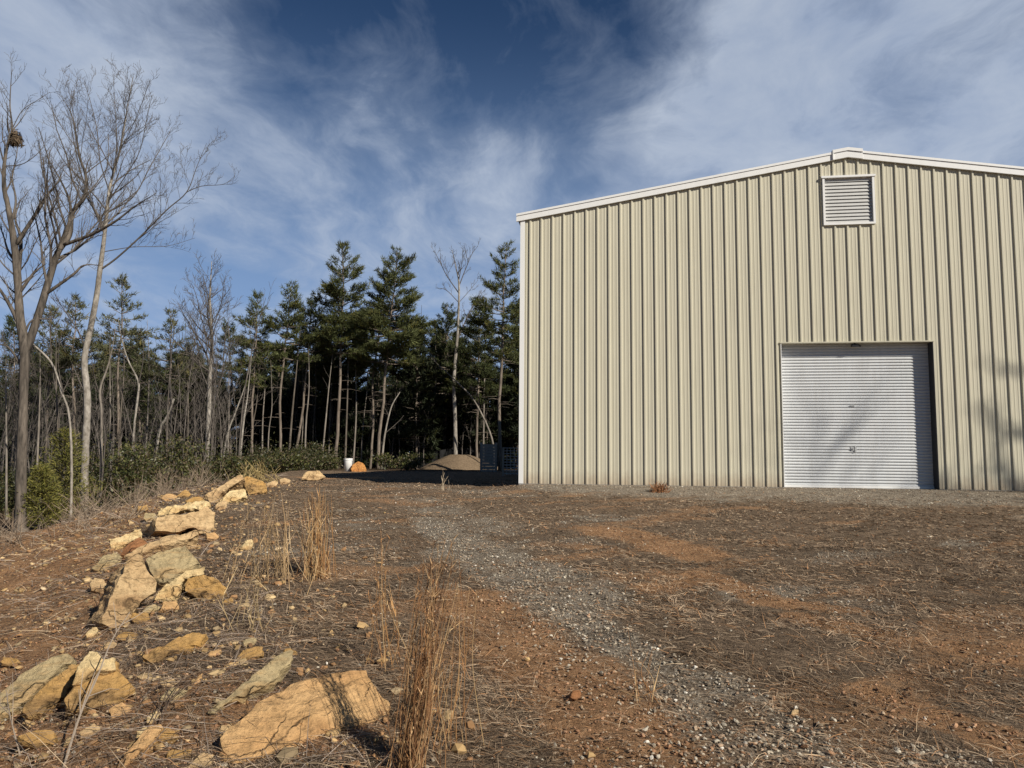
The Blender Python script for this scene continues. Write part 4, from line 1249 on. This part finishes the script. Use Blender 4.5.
pine((14, 320), (14, 490), 42, 400, 28, 'dark pine behind the gnarled tree at the left edge', 219, G1, 1.0)
pine((520, 300), (517, 462), 52, 395, 26, 'pine half hidden by the white corner trim', 220, G1, 1.0)

# the wood behind: one mass
wv = MB(); ww = MB()
lib = [pine_arrays(10.5, (0.06, 0.2)[q % 2], 2.9, 300 + q, 0.55, (0.028, 0.036, 0.016), 0, 6, 0.55) for q in range(4)]
rs = np.random.default_rng(31)
for q in range(210):
    Y = rs.uniform(54, 105); X = rs.uniform(-0.92, 0.16) * Y
    if q < 75: Y = rs.uniform(51, 62); X = rs.uniform(-0.92, 0.06) * Y
    wood, v, t, c = lib[q % 4]
    a = rs.uniform(0, 6.28); s_ = rs.uniform(0.62, 1.0) * (1 + (Y - 54) * 0.004)
    R_ = np.array([[math.cos(a), -math.sin(a), 0], [math.sin(a), math.cos(a), 0], [0, 0, 1]])
    o_ = np.array([X, Y, on_ground(X, Y)[2]])
    wv.add(v @ R_.T * s_ + o_, tris=t, col=c * rs.uniform(0.7, 1.25))
    wvv = np.concatenate(wood.v)
    n0 = 0
    ww.add(wvv @ R_.T * s_ + o_, tris=np.concatenate(wood.t) if wood.t else None, quads=np.concatenate(wood.q))
prop(wv.build('woodland', M_NEEDLE), kind='stuff', label='dark evergreen wood behind the yard')
prop(ww.build('woodland_trunks', B_PINE), kind='stuff', label='dim trunks inside the wood')


# ------------------------------------------------------------------ undergrowth
def leaf_cloud(n, centre, radii, size, rs, cols, upb=0.4, hollow=0.35):
    d = rs.normal(0, 1, (n, 3)); d /= np.linalg.norm(d, axis=1)[:, None]
    r = (hollow + (1 - hollow) * rs.random(n) ** 0.5)[:, None]
    r = r * (1 + 0.6 * fbm(d[:, 0] * 2.2 + centre[0], d[:, 1] * 2.2 + centre[1], d[:, 2] * 2.2, 3, 3))[:, None]
    p = d * r * np.array(radii) + np.array(centre)
    a = rs.normal(0, 1, (n, 3)) + d * 0.8 + np.array([0, 0, -0.1]); a /= np.linalg.norm(a, axis=1)[:, None]
    s = np.cross(a, rs.normal(0, 1, (n, 3)) + np.array([0, 0, upb])); s /= np.linalg.norm(s, axis=1)[:, None]
    L_ = size * rs.uniform(0.6, 1.4, (n, 1))
    v = np.stack([p, p + a * L_ * 0.5 + s * L_ * 0.22, p + a * L_, p + a * L_ * 0.5 - s * L_ * 0.22], 1).reshape(-1, 3)
    q = np.arange(n * 4).reshape(-1, 4)
    return v, q, np.repeat(cols, 4, 0)


M_LEAF = mat_tint('shrub_leaf', 0.5, spec=0.35)
rs = np.random.default_rng(77)
ub = MB()
LP = np.array([(0.024, 0.029, 0.010), (0.044, 0.047, 0.014), (0.085, 0.080, 0.024), (0.11, 0.082, 0.05)])
for q in range(250):
    px = rs.uniform(-20, 330)
    Y = rs.uniform(0, 1)
    Y = np.interp(px, [-20, 60, 160, 230, 330], [29, 31, 33, 35, 39]) + rs.uniform(0, 9)
    X = (px - CX) / F_PX * Y
    h = rs.uniform(0.5, 1.1) * (1.15 + 2.3 * math.exp(-((px - 140) / 95) ** 2) * rs.random())
    gz = on_ground(X, Y)[2]
    n = 420
    cols = LP[rs.choice(4, n, p=[.38, .32, .14, .16])] * rs.uniform(0.7, 1.3, (n, 1)) * rs.uniform(0.75, 1.25)
    v, f, c = leaf_cloud(n, (X, Y, gz + h * 0.55), (rs.uniform(0.6, 1.1), rs.uniform(0.6, 1.0), h * 0.75), 0.115, rs, cols)
    ub.add(v, quads=f, col=c)
prop(ub.build('undergrowth', M_LEAF), kind='stuff', label='green evergreen thicket along the foot of the wood')


def shrub(px, py, Y, w, h, label, seed, pal, n=1600, size=0.13, cone=False):
    rs = np.random.default_rng(seed)
    b = at(px, py, Y); gz = on_ground(b[0], Y)[2]
    root = prop(empty('shrub' if not cone else 'young_evergreen', (b[0], Y, gz)), label, 'shrub' if not cone else 'tree')
    fb = MB(); sb = MB()
    H = h / F_PX * Y; W = w / F_PX * Y / 2
    if cone:
        sb.tube([(0, 0, -0.1), (0.02, 0, H * 0.5), (0, 0.02, H * 0.97)], [0.05, 0.03, 0.008], 6)
        for k in range(260):
            z = H * (0.04 + 0.93 * (k / 260)); a = rs.uniform(0, 6.28)
            L_ = W * (1 - z / H) ** 0.75 * rs.uniform(0.5, 1.25) + 0.08
            dr = np.array([math.cos(a), math.sin(a), 0.35 + 0.5 * z / H])
            tip = np.array([0, 0, z]) + dr * L_
            sb.tube([(0, 0, z), np.array([0, 0, z]) + dr * L_ * 0.5 - np.array([0, 0, .03]), tip], [0.010, 0.007, 0.003], 3, cap=False)
            m = int(18 * L_ / W) + 8
            u = rs.uniform(0.25, 1.05, m)
            p = np.array([0, 0, z]) + dr[None] * (L_ * u)[:, None] + rs.normal(0, 0.035, (m, 3))
            d = dr[None] * 0.7 + rs.normal(0, 0.6, (m, 3)); d /= np.linalg.norm(d, axis=1)[:, None]
            s = np.cross(d, rs.normal(0, 1, (m, 3))); s /= np.linalg.norm(s, axis=1)[:, None]
            L2 = rs.uniform(0.10, 0.2, (m, 1))
            v = np.stack([p - s * 0.014, p + s * 0.014, p + d * L2], 1).reshape(-1, 3)
            c = np.array(pal)[rs.choice(len(pal), m)] * rs.uniform(0.7, 1.3, (m, 1))
            fb.add(v, tris=np.arange(m * 3).reshape(-1, 3), col=np.repeat(c, 3, 0))
    else:
        for k in range(7):
            a = rs.uniform(0, 6.28); L_ = rs.uniform(0.6, 1.0) * H
            sb.tube([(0, 0, -0.05), (math.cos(a) * W * .3, math.sin(a) * W * .3, L_ * .5), (math.cos(a) * W * .7, math.sin(a) * W * .7, L_ * .9)], [0.02, 0.014, 0.006], 4, cap=False)
        for k in range(6):
            c0 = (rs.uniform(-.5, .5) * W, rs.uniform(-.5, .5) * W, H * rs.uniform(0.3, 0.75))
            cols = np.array(pal)[rs.choice(len(pal), n // 6)] * rs.uniform(0.7, 1.3, (n // 6, 1))
            v, f, c = leaf_cloud(n // 6, c0, (W * .6, W * .6, H * .32), size, rs, cols)
            fb.add(v, quads=f, col=c)
    sb.build('stem', B_TWIG, root); fb.build('foliage', M_LEAF if not cone else M_NEEDLE, root)


YG = [(0.14, 0.135, 0.03), (0.10, 0.105, 0.026), (0.18, 0.16, 0.042)]
shrub(60, 528, 25.5, 62, 92, 'yellow-green young evergreen standing before the two big leafless trees', 401, YG, cone=True)
shrub(38, 535, 24.0, 44, 62, 'smaller yellow-green young evergreen at the foot of the gnarled tree', 402, YG, cone=True)
DG = [(0.032, 0.040, 0.012), (0.055, 0.062, 0.017), (0.09, 0.09, 0.026), (0.10, 0.078, 0.045)]
shrub(407, 471, 42, 34, 18, 'low green bush right of the orange boulder', 403, DG)
shrub(327, 471, 40, 28, 14, 'green bush left behind the white bucket', 404, DG)
shrub(290, 475, 37, 40, 15, 'green bush behind the low tan boulder', 405, DG)
shrub(130, 505, 28.5, 66, 66, 'dark green laurel-like bush right of the pale trunk', 406, DG, n=2600)
shrub(180, 490, 30.5, 76, 58, 'wide green bush behind the big square rock', 407, DG, n=2600)
shrub(232, 478, 33, 50, 30, 'green bush behind the slanted skyline slab', 408, DG, n=2000)
shrub(385, 470, 44, 26, 16, 'small green bush directly right of the orange boulder', 409, DG, n=900)

# thin bare undergrowth at the left edge of the wood, a haze of twigs
tk = MB()
rs = np.random.default_rng(55)
for q in range(190):
    px = rs.uniform(-30, 240) if q < 150 else rs.uniform(240, 520)
    Y = rs.uniform(32, 50) if q < 150 else rs.uniform(50, 58)
    X = (px - CX) / F_PX * Y
    g0 = on_ground(X, Y)
    H_ = rs.uniform(3.0, 9.5)
    lean = rs.normal(0, 0.12, 2)
    pth = np.array([g0 + np.array([lean[0] * H_ * u * u + 0.06 * math.sin(5 * u + q), lean[1] * H_ * u * u, H_ * u - 0.1]) for u in np.linspace(0, 1, 6)])
    tk.tube(pth, np.linspace(0.045, 0.010, 6), 4, cap=False)
    sprout(tk, pth, 0.022, 0.008, rs, 1, 2, 0.40, 0.5, 0.25, 0.0075)
prop(tk.build('twig_thicket', B_TWIG), kind='stuff', label='haze of thin bare stems and twigs inside the wood edge')

# dead brush along the bank (grey twigs)
br = MB()
rs = np.random.default_rng(12)
for q in range(80):
    Y = rs.uniform(13, 25)
    X = np.interp(Y, CREST_Y, CREST_X) - rs.uniform(0.4, 4.2)
    gz = on_ground(X, Y)[2]
    for k in range(rs.integers(3, 7)):
        a = rs.uniform(0, 6.28); L_ = rs.uniform(0.25, 0.8); e = rs.uniform(0.4, 1.4)
        d = np.array([math.cos(a) * math.cos(e), math.sin(a) * math.cos(e), math.sin(e)])
        p = np.array([X, Y, gz - 0.03]); side = rs.normal(0, 0.18, 3)
        pts = [p, p + d * L_ * .35, p + d * L_ * .7 + side * .4 * L_, p + d * L_ + side * L_]
        br.tube(pts, [.009, .007, .005, .003], 3, cap=False, col=np.array([0.25, 0.195, 0.14]) * rs.uniform(0.6, 1.3))
        for m in range(3):
            u = rs.uniform(.3, .9); p2 = p + d * L_ * u; d2 = unit(d + rs.normal(0, .7, 3))
            br.tube([p2, p2 + d2 * L_ * .2, p2 + d2 * L_ * .4], [.005, .004, .0025], 3, cap=False, col=np.array([0.25, 0.19, 0.135]) * rs.uniform(0.6, 1.3))
prop(br.build('brush', M_BLADE), kind='stuff', label='grey dead brush on the bank below the rocks')


# ------------------------------------------------------------------ standing dry grass
M_STALK = mat_tint('dry_stalk', 0.7)
STRAW = [(0.42, 0.24, 0.10), (0.34, 0.18, 0.075), (0.50, 0.34, 0.17), (0.24, 0.12, 0.05)]


def tuft(name, base, tips, n, label, seed, spread=0.10, wid=0.0032, pal=STRAW, group='standing tufts of dry grass', tipjit=0.06, leafy=0.6, plume=0.0):
    rs = np.random.default_rng(seed)
    G = ground_at(*base)
    Y = G[1]
    T = np.array([at(px, py, Y) for px, py in tips]) - G
    mb = MB()
    wid = max(wid, 0.00075 * Y)
    for k in range(n):
        b = np.array([rs.normal(0, spread), rs.normal(0, spread), 0])
        b[2] = terrain(np.array([G[0] + b[0]]), np.array([G[1] + b[1]]))[0] - G[2] - 0.01
        t_ = T[rs.integers(len(T))]
        hgt = rs.uniform(0.85, 1.04) if k < 0.22 * n else rs.uniform(0.25, 1.0) ** 0.8
        tip = b * 0.5 + t_ * hgt + rs.normal(0, tipjit, 3)
        m1 = b + (tip - b) * 0.5 + rs.normal(0, 0.035, 3) - np.array([(t_[0]) * 0.10, 0, 0])
        col = np.array(pal[rs.integers(len(pal))]) * rs.uniform(0.7, 1.25)
        pts = smooth_path([b, m1, tip], 4)
        m = len(pts)
        mb.tube(pts, np.linspace(wid * 0.6, wid * 0.25, m), 3, cap=False, col=col)
        if rs.random() < leafy:
            for q in range(rs.integers(1, 4)):
                u = rs.integers(1, m - 1); p = pts[u]
                d = unit(pts[min(u + 1, m - 1)] - p + rs.normal(0, 0.25, 3) * np.linalg.norm(tip - b) * 0.12)
                L_ = rs.uniform(0.08, 0.24)
                s = unit(np.cross(d, rs.normal(0, 1, 3))) * wid * 0.8
                e = p + d * L_ + rs.normal(0, 0.03, 3)
                mb.add([p - s, p + s, e], tris=[(0, 1, 2)], col=col * rs.uniform(0.9, 1.3))
        if plume:
            for q in range(6):
                p = pts[-1] - (pts[-1] - pts[-3]) * rs.random(); d = unit(rs.normal(0, .5, 3) + unit(pts[-1] - pts[-2]))
                s = unit(np.cross(d, rs.normal(0, 1, 3))) * wid * .7
                mb.add([p - s, p + s, p + d * 0.045], tris=[(0, 1, 2)], col=col * 1.3)
    o = mb.build(name, M_STALK, None, False, G)
    return prop(o, label, 'grass', group)


tuft('grass_tuft', (412, 772), [(430, 560), (433, 550), (436, 535), (448, 545), (455, 540), (428, 575), (432, 580), (416, 640), (420, 660), (436, 640)], 115, 'tallest rust-brown grass tuft in front, beside the largest block', 501, spread=0.045, tipjit=0.022, plume=1, pal=[(0.26, 0.135, 0.058), (0.19, 0.095, 0.042), (0.38, 0.24, 0.12), (0.13, 0.065, 0.032)])
tuft('grass_tuft', (440, 745), [(458, 560), (450, 590), (466, 610), (446, 620)], 22, 'sparse straw stalks just right of the tallest tuft', 502, spread=0.08, tipjit=0.04)
tuft('grass_tuft', (386, 665), [(378, 520), (384, 540), (372, 590), (392, 600), (388, 570)], 16, 'few tall pale stalks rising above the largest block', 503, spread=0.06, tipjit=0.03, plume=1)
tuft('grass_tuft', (318, 578), [(316, 484), (322, 490), (313, 492), (311, 500), (321, 505)], 75, 'upright orange-brown grass tuft in the middle of the slope', 504, spread=0.075, tipjit=0.045)
tuft('grass_tuft', (268, 578), [(262, 497), (270, 500), (256, 505), (280, 512), (274, 505)], 60, 'thin straw-coloured tuft left of the orange-brown tuft', 505, spread=0.2, tipjit=0.08, pal=[(0.40, 0.27, 0.14), (0.30, 0.20, 0.10), (0.46, 0.34, 0.20)])
tuft('grass_tuft', (250, 630), [(246, 560), (255, 580), (243, 575)], 12, 'few short stalks in front of the straw-coloured tuft', 506, spread=0.08, tipjit=0.04, pal=[(0.45, 0.33, 0.17)])
tuft('grass_tuft', (444, 490), [(445, 470), (447, 474)], 7, 'small pale tuft in front of the building shadow', 507, spread=0.08, tipjit=0.05, pal=[(0.40, 0.32, 0.22)])
tuft('grass_tuft', (659, 492), [(653, 485), (660, 484), (666, 486)], 90, 'small rusty dried weed against the cream wall', 508, spread=0.10, tipjit=0.06, pal=[(0.30, 0.14, 0.06), (0.24, 0.12, 0.06)])
tuft('grass_tuft', (257, 482), [(246, 462), (255, 460), (262, 464), (270, 468), (240, 466)], 90, 'straw tuft behind the brown crumbly boulder', 509, spread=0.35, tipjit=0.12, pal=[(0.42, 0.32, 0.15), (0.32, 0.24, 0.10)])
tuft('grass_tuft', (225, 480), [(215, 462), (225, 460), (232, 466)], 70, 'straw tuft behind the slanted skyline slab', 510, spread=0.35, tipjit=0.12, pal=[(0.42, 0.32, 0.15), (0.32, 0.24, 0.10)])
tuft('grass_tuft', (645, 700), [(640, 640), (652, 650), (630, 655)], 0 + 8, 'few low bent straws beside the orange clod', 511, spread=0.06, tipjit=0.05)


def twig(pts, r, label, seed, col, Y=None):
    rs = np.random.default_rng(seed)
    G = ground_at(*pts[0]); Y = G[1]
    p3 = np.array([at(a, b, Y + 0.25 * k) for k, (a, b) in enumerate(pts)]) - G
    p3[0] = (0, 0, -0.02)
    mb = MB()
    pth = smooth_path(p3, 4)
    rr = np.linspace(r, r * 0.4, len(pth))
    mb.tube(pth, rr, 5, col=col)
    for k in range(9):
        u = rs.integers(3, len(pth) - 1); d = unit(unit(pth[min(u + 1, len(pth) - 1)] - pth[u - 1]) + rs.normal(0, .5, 3)); L_ = rs.uniform(.08, .3)
        mb.tube([pth[u], pth[u] + d * L_ * .5 + rs.normal(0, .01, 3), pth[u] + d * L_], [r * .5, r * .4, r * .25], 3, cap=False, col=col)
    prop(mb.build('dead_twig', M_STALK, None, False, G), label, 'twig', 'bare shoots standing in the foreground')


twig([(62, 770), (80, 715), (96, 680), (112, 640), (130, 612)], 0.006, 'long pale bare shoot rising past the cream broken face', 601, (0.32, 0.26, 0.2))
twig([(150, 745), (170, 700), (185, 675)], 0.005, 'dark bare shoot rising from the bedded slab', 602, (0.10, 0.07, 0.05))
twig([(130, 765), (150, 730), (168, 690)], 0.005, 'dark bare shoot leaning along the left of the bedded slab', 603, (0.12, 0.085, 0.06))
twig([(22, 760), (10, 715), (6, 690)], 0.005, 'short pale weed stem in the bottom left corner', 604, (0.34, 0.27, 0.2))
twig([(392, 715), (372, 690), (362, 665)], 0.005, 'dark curved weed stem against the largest block', 605, (0.10, 0.07, 0.05))

# ------------------------------------------------------------------ leafless trees out of frame at right, whose shadows fall on the wall
def shade_tree(x, y, H, seed, label, th=1.0):
    rs = np.random.default_rng(seed)
    base = on_ground(x, y)
    root = prop(empty('bare_tree', base), label, 'tree', 'trees shading the wall')
    tb, cb = MB(), MB()
    path = np.array([(0.15 * math.sin(k), 0.1 * math.cos(k * 1.3), H * k / 8) for k in range(9)])
    tb.tube(path, np.linspace(0.17, 0.02, 9) * th, 9)
    for k in range(24):
        z = H * rs.uniform(0.62, 0.97); a = rs.uniform(0, 6.28); L_ = (H - z) * 0.45 + 1.2
        p = np.array([0.1, 0, z]); pts = [p]
        e = rs.uniform(0.4, 0.9)
        for m in range(5):
            pts.append(pts[-1] + L_ / 5 * np.array([math.cos(a) * math.cos(e), math.sin(a) * math.cos(e), math.sin(e)])); e += 0.1; a += rs.normal(0, .15)
        cb.tube(pts, np.linspace(0.05, 0.014, 6) * th, 5, cap=False)
        sprout(cb, np.array(pts), 0.07 * th, 0.012, rs, 1, 2, 0.4, 0.8, 0.2, 0.012 * th)
    tb.build('trunk', B_GREY, root, True); cb.build('crown', B_TWIG, root)


shade_tree(31.2, -0.7, 21.0, 71, 'leafless tree out of frame at right, its crown shading the wall', 1.9)
shade_tree(26.6, -0.4, 20.6, 72, 'second leafless tree out of frame at right, shading the door', 0.3)

# ------------------------------------------------------------------ light and sky
AZ_FROM_NORMAL, ELEV = rad(52), rad(32.5)
nang = math.atan2(-math.cos(YAW), -math.sin(YAW)) + AZ_FROM_NORMAL
SUN = np.array([math.cos(nang) * math.cos(ELEV), math.sin(nang) * math.cos(ELEV), math.sin(ELEV)])
ld = bpy.data.lights.new('sun', 'SUN'); ld.energy = 5.0; ld.angle = rad(0.53); ld.color = (1.0, 0.93, 0.82)
lo = bpy.data.objects.new('sun', ld); COL.objects.link(lo)
lo.rotation_euler = Vector(SUN).to_track_quat('Z', 'Y').to_euler()

W = bpy.data.worlds.new('World'); SC.world = W; W.use_nodes = True
t = W.node_tree
bg = t.nodes['Background']
sky = N(t, 'ShaderNodeTexSky', sky_type='NISHITA', sun_disc=False)
sky.sun_elevation = ELEV
sky.sun_rotation = math.atan2(SUN[0], SUN[1])
sky.air_density, sky.dust_density, sky.ozone_density, sky.altitude = 0.8, 0.0, 4.0, 1500
co = N(t, 'ShaderNodeTexCoord').outputs['Generated']
sx_ = N(t, 'ShaderNodeSeparateXYZ'); t.links.new(co, sx_.inputs[0])
dz = mth(t, 'ADD', mth(t, 'MAXIMUM', sx_.outputs[2], 0.0), 0.12)
cb_ = N(t, 'ShaderNodeCombineXYZ')
t.links.new(mth(t, 'DIVIDE', sx_.outputs[0], dz), cb_.inputs[0]); t.links.new(mth(t, 'DIVIDE', sx_.outputs[1], dz), cb_.inputs[1])
pl = cb_.outputs[0]
warp = N(t, 'ShaderNodeTexNoise'); warp.inputs['Scale'].default_value = 0.8; warp.inputs['Detail'].default_value = 4
t.links.new(pl, warp.inputs['Vector'])
wa = N(t, 'ShaderNodeVectorMath', operation='MULTIPLY_ADD')
t.links.new(warp.outputs['Color'], wa.inputs[0]); wa.inputs[1].default_value = (0.8, 0.8, 0); t.links.new(pl, wa.inputs[2])
n_big = noise(t, mapped(t, wa.outputs[0], (0.9, 0.55, 1), (0, 0, 0.5)), 1.0, 5, 0.55)
n_wis = noise(t, mapped(t, wa.outputs[0], (2.2, 0.75, 1), (0, 0, 0.6)), 1.0, 9, 0.60, 0.35)
n_fin = noise(t, mapped(t, wa.outputs[0], (4.5, 2.8, 1), (0, 0, 0.6)), 1.0, 8, 0.62, 0.2)


def lobe(px, py, inner, outer, amt):
    d = unit(ray(px, py))
    dp = N(t, 'ShaderNodeVectorMath', operation='DOT_PRODUCT')
    t.links.new(co, dp.inputs[0]); dp.inputs[1].default_value = tuple(d)
    mr = N(t, 'ShaderNodeMapRange', interpolation_type='SMOOTHSTEP')
    mr.inputs['From Min'].default_value = math.cos(rad(outer)); mr.inputs['From Max'].default_value = math.cos(rad(inner))
    mr.inputs['To Max'].default_value = amt
    t.links.new(dp.outputs['Value'], mr.inputs['Value'])
    return mr.outputs[0]


cov = mth(t, 'ADD', mth(t, 'MULTIPLY', n_big, 0.75), mth(t, 'ADD', mth(t, 'MULTIPLY', n_wis, 1.0), mth(t, 'MULTIPLY', n_fin, 0.50)))
for a in (lobe(480, -20, 1, 19, -0.17), lobe(580, 40, 1, 12, -0.08), lobe(250, 30, 1, 9, -0.09), lobe(250, 90, 1, 9, -0.06), lobe(60, 20, 2, 18, 0.13), lobe(860, 60, 4, 22, 0.22), lobe(400, 200, 2, 14, 0.12), lobe(540, 190, 1, 8, 0.10), lobe(150, 240, 2, 12, 0.02), lobe(200, 270, 2, 10, -0.08), lobe(700, 110, 2, 12, 0.08)):
    cov = mth(t, 'ADD', cov, a)
fdot = N(t, 'ShaderNodeVectorMath', operation='DOT_PRODUCT'); t.links.new(co, fdot.inputs[0]); fdot.inputs[1].default_value = tuple(unit(ray(512, 250)))
fmask = N(t, 'ShaderNodeMapRange', interpolation_type='SMOOTHSTEP'); t.links.new(fdot.outputs['Value'], fmask.inputs['Value'])
fmask.inputs['From Min'].default_value = 0.50; fmask.inputs['From Max'].default_value = 0.74; fmask.inputs['To Min'].default_value = -0.6; fmask.inputs['To Max'].default_value = 0.0
cov = mth(t, 'ADD', cov, fmask.outputs[0])
cov = mth(t, 'MULTIPLY', mth(t, 'SUBTRACT', cov, 0.325), 0.92)
dens = ramp(t, cov, [(0.54, 0.0), (0.68, 0.18), (0.82, 0.52), (0.98, 0.85)])
ccol = mixc(t, ramp(t, n_fin, [(0.3, 0.0), (0.7, 1.0)]), (6.0, 7.5, 10.4), (9.4, 10.6, 12.6))
hs = N(t, 'ShaderNodeHueSaturation'); hs.inputs['Saturation'].default_value = 1.1; hs.inputs['Value'].default_value = 1.0
t.links.new(sky.outputs[0], hs.inputs['Color'])
low = N(t, 'ShaderNodeMapRange', interpolation_type='SMOOTHSTEP'); t.links.new(sx_.outputs[2], low.inputs['Value'])
low.inputs['From Min'].default_value = 0.02; low.inputs['From Max'].default_value = 0.56; low.inputs['To Min'].default_value = 1.0; low.inputs['To Max'].default_value = 0.0
front = N(t, 'ShaderNodeMapRange', interpolation_type='SMOOTHSTEP'); t.links.new(fdot.outputs['Value'], front.inputs['Value'])
front.inputs['From Min'].default_value = 0.35; front.inputs['From Max'].default_value = 0.74
clear = mixc(t, mth(t, 'MULTIPLY', low.outputs[0], front.outputs[0]), hs.outputs['Color'], (4.6, 7.0, 11.5))
c = mixc(t, dens, clear, ccol)
t.links.new(c, bg.inputs['Color'])
bg.inputs['Strength'].default_value = 0.05

SC.view_settings.view_transform = 'Standard'
SC.view_settings.look = 'None'
SC.view_settings.exposure = 0.15
SC.view_settings.gamma = 1.0
SC.view_settings.use_curve_mapping = False
SC.render.engine = 'CYCLES'
SC.cycles.max_bounces = 6
SC.cycles.diffuse_bounces = 3
SC.cycles.use_denoising = True
